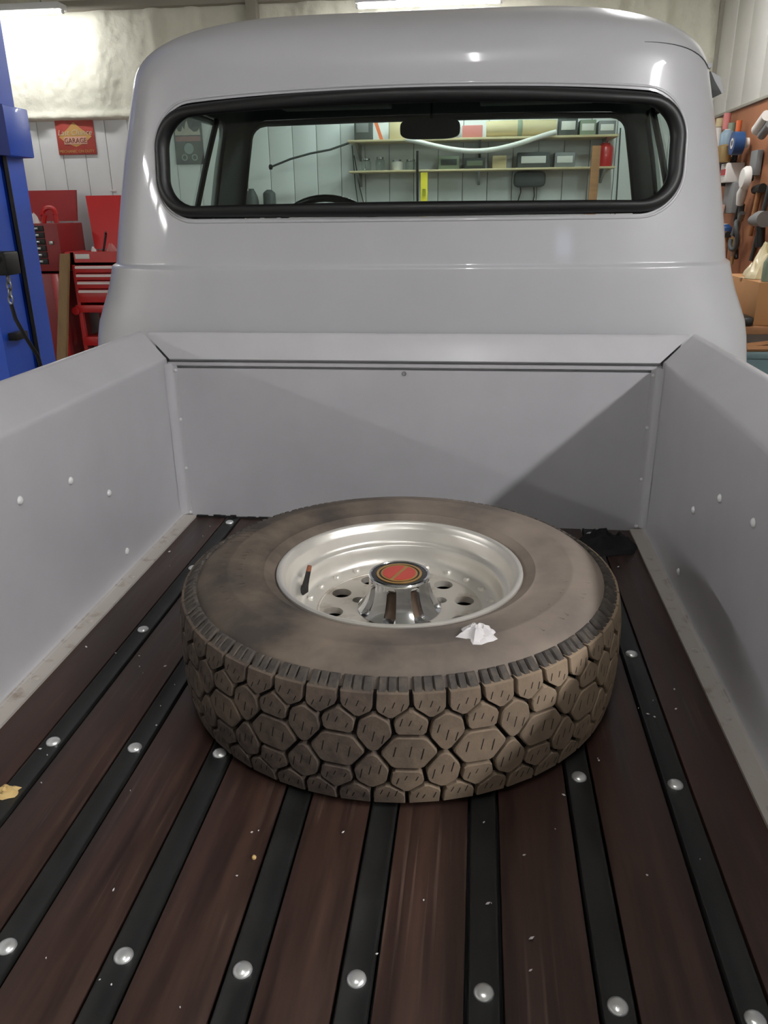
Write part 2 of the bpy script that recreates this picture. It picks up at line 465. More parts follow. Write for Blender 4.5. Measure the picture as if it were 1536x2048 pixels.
def ring_patch(mb, H, q0, q1, nu, nv, K, inset=0.):
    per = perim(nu, nv); n = len(per); V = []
    sgn = 1 if H[0] in ('back', 'right') else -1
    for k in range(K+1):
        t = (k/K)
        for (a, b) in per:
            qa = (q0+q1)/2+(q1-q0)/2*a; za = (VB0+VB1)/2+(VB1-VB0)/2*b
            u, z = hole_pt(H, a*sgn, b); qh = hole_q(H[0], u, z, inset)
            V.append(P(qa+(qh-qa)*t, za+(z-za)*t, inset=inset))
    F = [(k*n+i, k*n+(i+1) % n, (k+1)*n+(i+1) % n, (k+1)*n+i) for k in range(K) for i in range(n)]
    mb.add(V, F)
NB, NS = 84, 40
qs = [-1+2*i/NB for i in range(NB)]+[1+2*i/NS for i in range(NS)]+[3+2*i/NB for i in range(NB)]+[5+2*i/NS for i in range(NS)]
def cab_shell(inset):
    mb = MB(); nq = len(qs)
    rows = list(np.linspace(-.25, .58, 22))+[.60, .615, .63, .64, .648, .6515, .654, .6565, .659, .662, .666, VB0]
    V = [P(q, z, inset=inset) for z in rows for q in qs]
    F = [(j*nq+i, j*nq+(i+1) % nq, (j+1)*nq+(i+1) % nq, (j+1)*nq+i) for j in range(len(rows)-1) for i in range(nq)]
    mb.add(V, F)
    for H, q0, q1, nu in ((HB, -1, 1, NB), (HR, 1, 3, NS), (HF, 3, 5, NB), (HL, 5, 7, NS)):
        ring_patch(mb, H, q0, q1, nu, 26, 9, inset)
    ph0 = math.asin(((VB1-Z0)/RH)**(RM/2))
    phs = [ph0+(PI/2-ph0)*(1-(1-i/40)**1.5) for i in range(41)][:-1]+[PI/2-.004]
    V = [P(q, phi=ph, inset=inset*(1 if i == 0 else 1)) for i, ph in enumerate(phs) for q in qs]
    F = [(j*nq+i, j*nq+(i+1) % nq, (j+1)*nq+(i+1) % nq, (j+1)*nq+i) for j in range(len(phs)-1) for i in range(nq)]
    F.append(tuple((len(phs)-1)*nq+i for i in range(nq)))
    mb.add(V, F)
    return mb
def weld(o, d=.0006):
    bm = bmesh.new(); bm.from_mesh(o.data); bmesh.ops.remove_doubles(bm, verts=bm.verts[:], dist=d)
    bmesh.ops.recalc_face_normals(bm, faces=bm.faces[:]); bm.to_mesh(o.data); bm.free()
    o.data.polygons.foreach_set('use_smooth', [True]*len(o.data.polygons))
cab = cab_shell(0.).build('cab_body', 'paint', truck, smooth=0, fix=False); weld(cab)
lin_ = cab_shell(.016).build('cab_lining', 'headliner', truck, smooth=0, fix=False); weld(lin_)

def hole_loop(H, nu=60, nv=26, grow=0., inset=0.):
    return [P(hole_q(H[0], *hole_pt(H, a, b, grow)), hole_pt(H, a, b, grow)[1], inset=inset) for a, b in perim(nu, nv)]
def gasket(H, parent, m, r_in, r_n, name='gasket', out=.004, shrink=None):
    A = hole_loop(H); sh = r_in*.92 if shrink is None else shrink
    B = hole_loop(H, grow=-sh)
    D = hole_loop(H, grow=-sh, inset=.02)
    n = len(A); V = []; K = 12
    for i in range(n):
        p = Vector(B[i]); e = (Vector(A[i])-p); e.normalize(); nn = (p-Vector(D[i])); nn -= e*nn.dot(e); nn.normalize()
        for k in range(K):
            w = 2*PI*k/K; V.append(p+e*math.cos(w)*r_in+nn*(math.sin(w)*r_n+out-.004))
    F = [(i*K+k, i*K+(k+1) % K, ((i+1) % n)*K+(k+1) % K, ((i+1) % n)*K+k) for i in range(n) for k in range(K)]
    return MB().add(V, F).build(name, m, parent, smooth=180)
def pane(H, parent, name, m='autoglass', inset=.008, flat=0.):
    per = perim(60, 26); n = len(per); V = []; R_ = 8
    cu = H[1]; cz = (H[3]+H[4])/2
    for k in range(R_):
        t = 1-k/R_
        for a, b in per:
            u, z = hole_pt(H, a, b, -.006); u = cu+(u-cu)*t; z = cz+(z-cz)*t
            V.append(P(hole_q(H[0], u, z), z, inset=inset))
    V.append(P(hole_q(H[0], cu, cz), cz, inset=inset))
    if flat:
        for i, p in enumerate(V):
            e = P(hole_q(H[0], H[1]+H[2]*.985, p[2]), p[2], inset=inset)[1]; V[i] = (p[0], p[1]*(1-flat)+e*flat, p[2])
    F = [(k*n+i, k*n+(i+1) % n, (k+1)*n+(i+1) % n, (k+1)*n+i) for k in range(R_-1) for i in range(n)]
    F += [((R_-1)*n+i, (R_-1)*n+(i+1) % n, R_*n) for i in range(n)]
    return MB().add(V, F).build(name, m, parent, smooth=180)
rw = pane(HB, truck, 'rear_window', flat=.6); rw['label'] = 'wide rear cab window with green tint'
gasket(HB, rw, 'rubber', .0175, .020).__setitem__('label', 'thick black rubber gasket')
# a fine raised paint bead round the rear opening
gasket(HB, cab, 'paint', .004, .003, 'window_bead', out=.003, shrink=-.008)
ws = pane(HF, truck, 'windshield'); gasket(HF, ws, 'rubber', .012, .012)
for H in (HL, HR):
    s = -1 if H[0] == 'left' else 1
    dw = pane(H, truck, 'door_window'); gasket(H, dw, 'pillar', .012, .010, 'window_frame')
    pts = [P(hole_q(H[0], .965+.12*t, .762+.336*t), .762+.336*t, inset=.012) for t in np.linspace(0, 1, 9)]
    MB().tube(pts, .011, 8).build('vent_divider', 'rubber', dw)
# drip rail, roof seam
for s in (-1, 1):
    pts = [P(2+t if s > 0 else 6-t, 1.118) for t in np.linspace(-.72, .7, 24)]
    pts = [(p[0]+s*.006, p[1], p[2]) for p in pts]
    MB().tube(pts, .006, 8).build('drip_rail', 'paint', truck)
    pts = [P(.76+.42*t, 1.142-.04*t*t, inset=-.0002) for t in np.linspace(0, 1, 14)]
    if s > 0: MB().tube(pts, [.0004+.0011*min(1, 2*t) for t in np.linspace(0, 1, 14)], 6).build('roof_seam', 'dgrey', cab)
# small pale visor tab of the open vent on the right
MB().prism([(.80, 1.14), (.828, 1.125), (.842, 1.085), (.838, 1.083), (.815, 1.115)], .62, .95).build('vent_visor', 'paint', truck)
# interior
MB().box(-.72, .70, 1.22, 1.40, .50, .70, bev=.03).build('dashboard', 'dash', truck)
MB().box(-.70, .66, .28, .46, .25, .70, bev=.05).build('seat_back', 'dash', truck)
mir = MB()
mp_ = [(.0985*math.copysign(abs(math.cos(w))**.45, math.cos(w)), 1.036+.0305*math.copysign(abs(math.sin(w))**.55, math.sin(w))) for w in np.linspace(0, 2*PI, 40, endpoint=False)]
mir.prism(mp_, .892, .912)
mo = mir.build('rear_view_mirror', 'mirror', truck, smooth=50)
MB().tube([(0, .912, 1.045), (0, .96, 1.07), (0, .99, 1.16)], .005, 8).build('mirror_stalk', 'blackmetal', mo)
for s, xx in ((-1, -.36), (1, .36)):
    MB().box(xx-.2, xx+.2, 1.10, 1.24, 1.135, 1.15, bev=.005).build('sun_visor', 'headliner', truck)
sw = MB(); cpt = Vector((-.375, 1.10, .675)); ta = math.radians(37)
e1 = Vector((1, 0, 0)); e2 = Vector((0, -math.sin(ta), math.cos(ta)))
sw.tube([cpt+e1*.2*math.cos(w)+e2*.195*math.sin(w) for w in np.linspace(0, 2*PI, 48, endpoint=False)], .0125, 10, closed=True)
swo = sw.build('steering_wheel', 'blackplastic', truck)
hb = MB(); hb.tube([cpt-e1*.19, cpt, cpt+e1*.19], .012, 8); hb.tube([cpt, cpt-e2*.19], .012, 8)
hb.build('spoke', 'blackplastic', swo)
MB().tube([cpt, cpt+Vector((0, .22, -.19))], .022, 12).build('column', 'blackplastic', swo)

# ---- bed: side panels, front panel, planks, strips
HWB = .62
def side_panel(s):
    prof = [(.586, .0035), (.610, .0045), (.6165, .008), (.6195, .015), (.62, .03), (.6205, .13), (.62, .25), (.62, .40), (.62, .430), (.6208, .4375), (.6235, .4420), (.627, .4445),
            (.684, .4965), (.690, .5008), (.6965, .502), (.703, .499), (.706, .492), (.706, .40), (.704, .10)]
    ys = [-2.05, -1.6, -1.2, -.8, -.5, -.3, -.15, -.08]; V = []
    n = len(prof)
    for y in ys+[None]:
        for (px, pz) in prof:
            ye = y if y is not None else (-.004 if px <= .622 else -.008+.034*min(1, (px-.622)/.075))
            V.append((s*px, ye, pz))
    m = len(ys)+1
    F = [(j*n+i, j*n+i+1, (j+1)*n+i+1, (j+1)*n+i) for j in range(m-1) for i in range(n-1)]
    o = MB().add(V, F).build('bed_side_panel', 'bedpaint', truck, smooth=50)
    # beige grimy floor flange
    MB().prism([(s*.584, -.004), (s*.584, .005), (s*.613, .006), (s*.6185, .010), (s*.6185, -.004)], -2.05, -.004).build('floor_flange', 'flangepaint', o)
    # rounded corner flange against the front panel
    V = []
    for z in np.linspace(.008, .425, 9):
        for w in np.linspace(0, PI/2, 7):
            V.append((s*(.6195-.016*(1-math.cos(w))-.0*z), -.030+.028*math.sin(w), z))
        V.append((s*.596, -.0022, z)); V.append((s*.596, .002, z))
    F = [(j*9+i, j*9+i+1, (j+1)*9+i+1, (j+1)*9+i) for j in range(8) for i in range(8)]
    MB().add(V, F).build('corner_flange', 'bedpaint', o, smooth=60)
    # painted bolt heads
    for (by, bz) in ((-.56, .293), (-.736, .316), (-.412, .214), (-.368, .055)):
        MB().lathe([(.0085, 0), (.0078, .0022), (.005, .0042), (.0012, .005)], n=14, axis='x', cap1=True).build('bolt', 'paintbolt', o, loc=(s*.6195, by, bz))
    for z in (.407, .276, .141, .012):
        MB().lathe([(.0045, 0), (.004, -.0018), (.001, -.0028)], n=10, axis='y', cap1=True).build('rivet', 'paintbolt', o, loc=(s*.601, -.0022, z))
    for yy in np.arange(-1.9, -.1, .21):
        MB().lathe([(.008, 0), (.006, .0018), (.001, .0026)], n=10, cap1=True).build('flange_bolt', 'flangepaint', o, loc=(s*.600, float(yy)+.03, .0055))
    # raw edge strip seen in the open mitre joint
    MB().add([(s*.632, -.006, .435), (s*.690, .022, .490), (s*.690, .027, .474), (s*.632, -.001, .420)], [(0, 1, 2, 3)]).build('mitre_tab', 'steel' if s < 0 else 'grey', o, smooth=0)
    return o
sp = [side_panel(-1), side_panel(1)]
for o in COL.objects:                       # bolts on the left wall stand out to the right, on the right wall to the left
    if o.name.split('.')[0] == 'bolt' and o.location.x > 0: o.rotation_euler = (0, PI, 0)
prof = [(0, -.02), (0, .20), (0, .4115), (.012, .4125), (.012, .4185), (-.003, .4195), (-.003, .4275), (.010, .4285), (.010, .4335), (-.0045, .4345), (-.006, .437), (-.004, .441),
        (.026, .4925), (.031, .4975), (.037, .499), (.042, .496), (.044, .488), (.044, .30)]
xs = list(np.linspace(-1, 1, 33)); V = []
for t in xs:
    for (py, pz) in prof:
        hw = HWB-.001 if pz < .434 else .6125+.0665*max(0., min(1., (pz-.437)/.056))
        V.append((t*hw, py, pz))
n = len(prof)
F = [(j*n+i, j*n+i+1, (j+1)*n+i+1, (j+1)*n+i) for j in range(len(xs)-1) for i in range(n-1)]
fp = MB().add(V, F).build('bed_front_panel', 'bedpaint', truck, smooth=50)
MB().lathe([(.006, 0), (.0055, -.0015), (.0035, -.0018), (.0033, .0)], n=16, axis='y').build('screw_hole', 'grey', fp, loc=(-.005, -.0005, .404))
# ragged black sealant along the foot of the front panel
se = MB()
for i in range(14):
    xx = -.600+i*.016; ln = .004+.012*random.random(); h = .002+.006*random.random()
    se.box(xx, xx+ln+.012, -.004-.005*random.random(), .001, -.003, h, bev=.0012)
se.build('sealant_bead', 'sealant', fp)
# stakes / braces below rail closing the sides behind
MB().box(-.70, .70, .050, .056, -.3, .40).build('front_panel_back', 'bedpaint', fp, smooth=0)
SX = [-.479, -.343, -.2035, -.063, .064, .2025, .3425, .4815]
SW = .0178; GAPW = .0035
edges = [-.600]
for c in SX: edges += [c-SW-GAPW, c+SW+GAPW]
edges.append(.600)
for i in range(9):
    MB().box(edges[2*i], edges[2*i+1], -2.05, -.002, -.022, 0, bev=.0018).build('plank', 'plank', truck)
MB().box(-.62, .62, -2.05, 0, -.045, -.024).build('bed_subframe', 'gap', truck, smooth=0)
BY = [-.041, -.333, -.625, -.986, -1.343, -1.70]
bolt_me = None
for c in SX:
    pr = [(c-SW, -.010), (c-SW, -.0005), (c-SW+.0016, .0022), (c-SW+.0045, .0022), (c-SW+.0065, .0008), (c+SW-.0065, .0008), (c+SW-.0045, .0022), (c+SW-.0016, .0022), (c+SW, -.0005), (c+SW, -.010)]
    st = MB().prism(pr, -2.05, -.004).build('skid_strip', 'strip', truck, smooth=35)
    for by in BY:
        if bolt_me is None:
            b = MB().lathe([(.0112, 0), (.0110, .0012), (.0098, .0030), (.0070, .0046), (.0035, .0055), (.0008, .0057)], n=24, cap1=True).build('bolt', 'boltsteel', st, loc=(c, by, .0008))
            bolt_me = b.data
        else:
            link('bolt', bolt_me, st, (c+random.uniform(-.001, .001), by+random.uniform(-.002, .002), .0008))

# ------------------------------------------------------------------ spare wheel
TC = Vector((.050, -.705, 0.))
wheel = thing('spare_wheel', 'dusty all-terrain tyre on a polished alloy wheel lying flat in the bed', 'wheel', (TC.x, TC.y, .004))
ZM = .101; HT = .0905
def rho(h):
    return .3820-.0080*abs(h)**3
T0 = (TC.x, TC.y, 0)
prof = [(.2135, .012), (.235, .005), (.27, .003), (.305, .004), (.335, .005), (.352, .010), (.3615, .016)]
prof += [(rho(h)-.0105, ZM+HT*h) for h in np.linspace(-.93, .93, 15)]
prof += [(.3615, .187), (.352, .1985), (.3505, .1990), (.3495, .2010), (.343, .2065), (.330, .2125), (.312, .2165), (.300, .2178), (.2985, .2184), (.2945, .2184), (.293, .2178), (.275, .2165), (.255, .2135), (.240, .2095), (.2385, .2100), (.2355, .2100), (.234, .2085), (.222, .2030), (.2155, .197), (.2135, .188)]
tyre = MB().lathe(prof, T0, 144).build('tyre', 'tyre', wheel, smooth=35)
MB().lathe([(rho(h)-.0098, ZM+HT*h) for h in np.linspace(-1.0, 1.0, 17)], T0, 144).build('tread_base', 'groove', tyre, smooth=60)
NP = 24; DA = 2*PI/NP
def cyl(a, h, dr):
    w = a*DA; r = rho(h)+dr
    return (r*math.cos(w), r*math.sin(w), ZM+HT*h)
def block_mesh(poly, name, wrap=0):
    n = len(poly); ca = sum(p[0] for p in poly)/n; ch = sum(p[1] for p in poly)/n
    V = []
    for (f, dr) in ((1.0, -.012), (.985, -.0018), (.93, 0.)):
        for (a, h) in poly:
            V.append(cyl(ca+(a-ca)*f, ch+(h-ch)*f, dr))
    V.append(cyl(ca, ch, .0002))
    F = [(k*n+i, k*n+(i+1) % n, (k+1)*n+(i+1) % n, (k+1)*n+i) for k in range(2) for i in range(n)]
    F += [(2*n+i, 2*n+(i+1) % n, 3*n) for i in range(n)]
    me = bpy.data.meshes.new(name); me.from_pydata(V, [], F); bm = bmesh.new(); bm.from_mesh(me)
    bmesh.ops.recalc_face_normals(bm, faces=bm.faces[:]); bm.to_mesh(me); bm.free()
    me.materials.append(MATS['tread']); me.polygons.foreach_set('use_smooth', [True]*len(me.polygons)); me.set_sharp_from_angle(angle=math.radians(28))
    return me
def slit(poly, fr, wd=.018):
    """cut a polygon into two by a thin sipe-like groove at fraction fr of its angular width"""
    return poly
# interlocking blocks: cells of a weighted tessellation of one pitch, shrunk by the groove width
LA, LH = DA*.372, HT
seeds = [(.50, .0, .00045), (.03, .40, 0), (.52, .50, 0), (.28, .86, .00002), (.78, .88, .00002)]
seeds += [(1-a, -h, w) for a, h, w in seeds[1:]]
def clip(poly, nx, ny, d):
    out = []
    for i in range(len(poly)):
        p, q = poly[i], poly[(i+1) % len(poly)]
        dp, dq = p[0]*nx+p[1]*ny-d, q[0]*nx+q[1]*ny-d
        if dp <= 0: out.append(p)
        if dp*dq < 0:
            t = dp/(dp-dq); out.append((p[0]+(q[0]-p[0])*t, p[1]+(q[1]-p[1])*t))
    return out
def cell(i, gap=.0046):
    a0, h0, w0 = seeds[i]; x0, y0 = a0*LA, h0*LH
    poly = [(x0-.1, -LH), (x0+.1, -LH), (x0+.1, LH), (x0-.1, LH)]
    for j, (a, h, w) in enumerate(seeds):
        for k in (-2, -1, 0, 1, 2):
            if j == i and k == 0: continue
            dx, dy = (a+k)*LA-x0, h*LH-y0; D = math.hypot(dx, dy)
            if D > .12: continue
            t = (D*D+w0-w)/(2*D)-gap/2
            poly = clip(poly, dx/D, dy/D, (x0*dx+y0*dy)/D+t)
    # chamfer the corners
    out = []
    for m_ in range(len(poly)):
        p, c, q = poly[m_-1], poly[m_], poly[(m_+1) % len(poly)]
        if abs(abs(c[1])-LH) < 1e-6: out.append(c); continue
        for e in (p, q):
            l = math.hypot(e[0]-c[0], e[1]-c[1]); f = min(.3, .0035/max(l, 1e-6)); out.append((c[0]+(e[0]-c[0])*f, c[1]+(e[1]-c[1])*f))
    return [(p[0]/LA, p[1]/LH) for p in out]
def with_sipes(me, poly, rn):
    """dark knife-cut sipes across the block face"""
    ca = sum(p[0] for p in poly)/len(poly); ch = sum(p[1] for p in poly)/len(poly)
    hs = max(p[1] for p in poly)-min(p[1] for p in poly); ws_ = max(p[0] for p in poly)-min(p[0] for p in poly)
    bm = bmesh.new(); bm.from_mesh(me)
    for k in range(3):
        a = ca+ws_*(-.26+.26*k)+rn.uniform(-.02, .02); c = ch+rn.uniform(-.15, .15)*hs; l = hs*rn.uniform(.10, .17); sk = .035
        q = [(a-.007-sk*.5, c-l), (a+.007-sk*.5, c-l), (a+.007+sk*.5, c+l), (a-.007+sk*.5, c+l)]
        vs = [bm.verts.new(cyl(x_, y_, .00035)) for x_, y_ in q]
        f = bm.faces.new(vs); f.material_index = 1
    bm.normal_update(); bm.to_mesh(me); bm.free()
    me.materials.append(MATS['groove'])
rn = random.Random(5)
for i in range(len(seeds)):
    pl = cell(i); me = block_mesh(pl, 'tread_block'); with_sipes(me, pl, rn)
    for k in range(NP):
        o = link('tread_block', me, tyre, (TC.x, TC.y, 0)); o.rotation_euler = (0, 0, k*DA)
# ribbed shoulder lugs running from the tread onto the sidewall (top and bottom)
def lug_mesh(a0, a1, mir):
    V = []; st = [(1.0, -.001), None, None]
    pts = [(.3725, .1885), (.3690, .1925), (.3545, .2035), (.3515, .2035), (.347, .200)]
    cols = [a0, a0+.02, a1-.02, a1]
    for (r, z) in pts:
        for i, a in enumerate(cols):
            rr = r-(.0025 if i in (0, 3) else 0); w = a*DA; zz = z if not mir else 2*ZM-z
            V.append((rr*math.cos(w), rr*math.sin(w), zz-(0 if i in (1, 2) else (.002 if not mir else -.002))))
    n = 4
    low = [(p[0]-.012, p[1]-.010 if not mir else p[1]-.010) for p in pts]
    F = [(j*n+i, j*n+i+1, (j+1)*n+i+1, (j+1)*n+i) for j in range(len(pts)-1) for i in range(3)]
    base = len(V)
    for (r, z) in low:
        for a in (a0, a1):
            w = a*DA; zz = z if not mir else 2*ZM-z; V.append((r*math.cos(w), r*math.sin(w), zz))
    for j in range(len(pts)-1):
        F.append((j*n, (j+1)*n, base+(j+1)*2, base+j*2)); F.append((j*n+3, (j+1)*n+3, base+(j+1)*2+1, base+j*2+1))
    return V, F
for (nm, rng, m) in (('shoulder_lugs', False, 'lug'), ('lower_shoulder_lugs', True, 'lug')):
    mb = MB()
    for k in range(NP):
        for (a0, a1) in ((.07, .19), (.205, .33), (.345, .50), (.56, .69), (.705, .84), (.855, 1.0)):
            if rng: a0, a1 = 1-a1, 1-a0
            Vv, Ff = lug_mesh(a0+k, a1+k, rng); mb.add([(p[0]+TC.x, p[1]+TC.y, p[2]) for p in Vv], Ff)
    o = mb.build(nm if not rng else 'shoulder_lugs', m, tyre, smooth=30, fix=False); o['kind'] = 'stuff'
# worn raised marks on the sidewall (strokes only, too worn to read)
mk = MB()
def stroke(ang, r0, r1, wd, tilt=0.):
    w = math.radians(ang); e = Vector((math.cos(w), math.sin(w), 0)); t = Vector((-math.sin(w), math.cos(w), 0))
    V = []
    for rr, off in ((r0, -tilt), (r1, tilt)):
        zz = float(np.interp(rr, [.24, .255, .275, .30, .312, .33, .343], [.2095, .2135, .2165, .2178, .2165, .2125, .2065]))
        for sd in (-1, 1):
            p = Vector(T0)+e*rr+t*(off+sd*wd/2)
            V += [(p.x, p.y, zz-.002), (p.x, p.y, zz+.0011)]
    mk.add(V, [(0, 1, 5, 4), (2, 6, 7, 3), (1, 3, 7, 5), (0, 2, 3, 1), (4, 5, 7, 6)])
for a in (158, 161, 163.5, 166, 171): stroke(a, .300, .325, .0022)
for a, tl in ((180, .004), (183, .006), (184.5, -.003), (190, .0), (195, .005), (199, -.004), (206, 0), (209, .004), (214, .003)): stroke(a, .272, .312, .003, tl)
for a, tl in ((-12, .006), (-19, .003), (-21.5, .003), (-32, -.004), (-36, .004), (-44, .0)): stroke(a, .288, .325, .003, tl)
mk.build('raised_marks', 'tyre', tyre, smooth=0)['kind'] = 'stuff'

# rim
rim_prof = [(.2150, .186), (.2160, .1965), (.2150, .2015), (.2115, .2035), (.2075, .2025), (.2045, .1985), (.2030, .1935), (.2005, .1915), (.1985, .1865), (.1955, .1700), (.1940, .1655), (.1905, .1635), (.1860, .1625), (.1840, .1600),
            (.1825, .1500), (.1805, .1390), (.1775, .1310), (.1745, .1270), (.1700, .1245), (.1560, .1228), (.1480, .1224)]
rim = MB().lathe(rim_prof, T0, 128).build('rim', 'alloy', wheel, smooth=45)
# disc with ten vent holes and five lug holes (cut through)
def disc():
    bm = bmesh.new()
    outer = .1482
    me = bpy.data.meshes.new('disc')
    d = MB().lathe([(.03, .110), (.03, .1225), (.1482, .1225), (.1482, .110)], (0, 0, 0), 96)
    F = d.f+[(3*96+k, 3*96+(k+1) % 96, (k+1) % 96, k) for k in range(96)]
    me.from_pydata(d.v, [], F); bm.from_mesh(me); bmesh.ops.recalc_face_normals(bm, faces=bm.faces[:]); bm.to_mesh(me); bm.free()
    o = bpy.data.objects.new('disc', me); COL.objects.link(o)
    c = MB()
    for k in range(10):
        w = math.radians(15.5+36*k); c.lathe([(.0178, .09), (.0178, .14)], (.1195*math.cos(w), .1195*math.sin(w), 0), 28, cap0=True, cap1=True)
    for k in range(5):
        w = math.radians(23+72*k); c.lathe([(.0115, .09), (.0115, .14)], (.0785*math.cos(w), .0785*math.sin(w), 0), 24, cap0=True, cap1=True)
    co = c.build('cutter', 'holedark', smooth=0)
    md = o.modifiers.new('b', 'BOOLEAN'); md.operation = 'DIFFERENCE'; md.object = co; md.solver = 'EXACT'
    dg = bpy.context.evaluated_depsgraph_get(); dg.update()
    m2 = bpy.data.meshes.new_from_object(o.evaluated_get(dg))
    bpy.data.objects.remove(o); bpy.data.objects.remove(co)
    m2.materials.clear(); m2.materials.append(MATS['alloydisc'])
    m2.polygons.foreach_set('use_smooth', [True]*len(m2.polygons)); m2.set_sharp_from_angle(angle=math.radians(35))
    return m2
dk = link('wheel_disc', disc(), wheel, (TC.x, TC.y, 0))
MB().lathe([(.1485, .1222), (.1470, .1238), (.1450, .1240), (.1438, .1226)], (0, 0, 0), 96).build('disc_ridge', 'alloydisc', dk)
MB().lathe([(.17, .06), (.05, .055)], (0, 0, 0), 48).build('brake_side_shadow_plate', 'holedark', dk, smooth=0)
MB().lathe([(.1745, .125), (.178, .06)], T0, 48).build('barrel', 'holedark', rim, smooth=60)
rv = None
for k in range(22):
    w = math.radians(28+360/22*k)
    if rv is None:
        rv = MB().lathe([(.0072, -.001), (.0070, .0024), (.0050, .0050), (.001, .0058)], n=14, cap1=True).build('rivet', 'alloy', dk, loc=(.1655*math.cos(w), .1655*math.sin(w), .1238))
    else:
        link('rivet', rv.data, dk, (.1655*math.cos(w), .1655*math.sin(w), .1238))
# centre cap: fluted chrome tower
def cap_r(z, w):
    t = (z-.1235)/(.186-.1235)
    r = .0555+.020*(1-t)**2.6
    return r
V = []; NZ = 14; NA = 160
zs_ = list(np.linspace(.1235, .184, NZ))
for z in zs_:
    t = (z-.1235)/(.0605)
    for k in range(NA):
        w = 2*PI*k/NA; f = (w/(2*PI)*8+.35) % 1
        dent = .012 if f < .30 else 0.
        e = min(1., max(0., (t-.0)/.02))*(1 if t < .80 else max(0, 1-(t-.80)/.08))
        r = .0535+.0215*(1-t)**2.4-dent*e*(1-.35*t)
        V.append((TC.x+r*math.cos(w), TC.y+r*math.sin(w), z))
F = [(j*NA+k, j*NA+(k+1) % NA, (j+1)*NA+(k+1) % NA, (j+1)*NA+k) for j in range(NZ-1) for k in range(NA)]
capo = MB().add(V, F).build('center_cap', 'dirtychrome', wheel, smooth=40)
capo.data.materials.append(MATS['brownstain'])
for p in capo.data.polygons:                  # grime sits in the recessed flutes
    vx = capo.data.vertices[p.vertices[0]].co; rr_ = sum((Vector(capo.data.vertices[i].co[:2])-TC.xy).length for i in p.vertices)/len(p.vertices); t_ = (p.center.z-.1235)/.0605
    if rr_ < .0535+.0215*(1-t_)**2.4-.0065*(1-.35*t_) and .02 < t_ < .84: p.material_index = 1
MB().lathe([(.0535, .1838), (.0542, .1865), (.0530, .1885), (.0500, .1890), (.0490, .1875)], T0, 64).build('cap_ring', 'chrome', capo)
MB().lathe([(.0492, .1872), (.0005, .1880)], T0, 64).build('cap_face', 'emblack', capo, smooth=60)
MB().lathe([(.0400, .1876), (.0400, .1886), (.0360, .1886), (.0360, .1876)], T0, 64).build('emblem_ring', 'emgold', capo)
MB().lathe([(.0325, .1878), (.0325, .1889), (.0000001, .1889)], T0, 64).build('emblem_backing', 'emgold', capo)
for s in (-1, 1):     # red field split by a pale slanted bar
    pl = []
    for w in np.linspace(-PI/2, PI/2, 25):
        pl.append((.0035+.0255*math.cos(w) if math.cos(w) > 1e-6 else .0035, .0275*math.sin(w)))
    ca_, sa_ = math.cos(math.radians(-22)), math.sin(math.radians(-22))
    pl = [(TC.x+s*(a*ca_-b*sa_), TC.y+s*(a*sa_+b*ca_)) for a, b in pl]
    MB().prism(pl, .1885, .1896, 'z').build('emblem_field', 'emred', capo, smooth=30)
# valve stem
vb = Vector((TC.x-.1755, TC.y+.012, .142)); vt = Vector((TC.x-.168, TC.y+.020, .176))
vs = MB().tube([vb+Vector((-.006, 0, -.004)), vb, vb.lerp(vt, .25), vb.lerp(vt, .6), vt], [.0085, .0085, .0058, .0048, .0045], 12).build('valve_stem', 'valve', wheel)
MB().tube([vt, vt+(vt-vb)*.28], [.0046, .0040], 12).build('valve_cap', 'rust', vs)

# ------------------------------------------------------------------ loose things in the bed
def crumple(name, m, c, sx, sy, h, seed, label, cat, n=34, rag=.2, fq=3., parent=None, sharp=60):
    V = []; F = []; R_ = n//2; rnd = random.Random(seed)
    for k in range(R_+1):
        t = k/R_
        for i in range(n):
            w = 2*PI*i/n
            rr = t*(1+rag*noise.noise(Vector((math.cos(w)*1.7, math.sin(w)*1.7, seed))))
            px, py = rr*math.cos(w), rr*math.sin(w)
            q = Vector((px*fq*.5, py*fq*.5, seed*1.3))
            rg = 1-abs(noise.noise(q)*2)
            z = h*(1-t**2.2)*(.35+.65*rg)+h*.12*noise.noise(q*3)*(1-t**3)
            V.append((c[0]+px*sx, c[1]+py*sy, c[2]+max(.0004, z)))
    for k in range(R_):
        for i in range(n):
            F.append((k*n+i, k*n+(i+1) % n, (k+1)*n+(i+1) % n, (k+1)*n+i))
    b = len(V); V += [(v[0], v[1], c[2]) for v in V[R_*n:]]
    F += [(R_*n+i, R_*n+(i+1) % n, b+(i+1) % n, b+i) for i in range(n)]
    F.append(tuple(b+i for i in range(n-1, -1, -1)))
    o = MB().add(V, F).build(name, m, parent, smooth=sharp)
    if label: tag(o, label, cat)
    return o
crumple('rag', 'cloth', (.508, -.112, .0005), .070, .070, .042, 9, 'crumpled black cloth in the front right corner of the bed', 'cloth', rag=.18, fq=4.6, n=56, sharp=120)
crumple('paper_scrap', 'paper', (TC.x+.137, TC.y-.253, .2165), .026, .020, .020, 12, 'small crumpled white paper scrap lying on the tyre sidewall', 'paper', n=18, rag=.9, fq=5, sharp=20)
crumple('crumb', 'crumb', (-.490, -1.100, .0005), .020, .013, .010, 21, 'yellowish crumbly bit on the bed floor at left edge', 'crumb', n=18, rag=.8, fq=6)
fl = MB(); rf = random.Random(11)
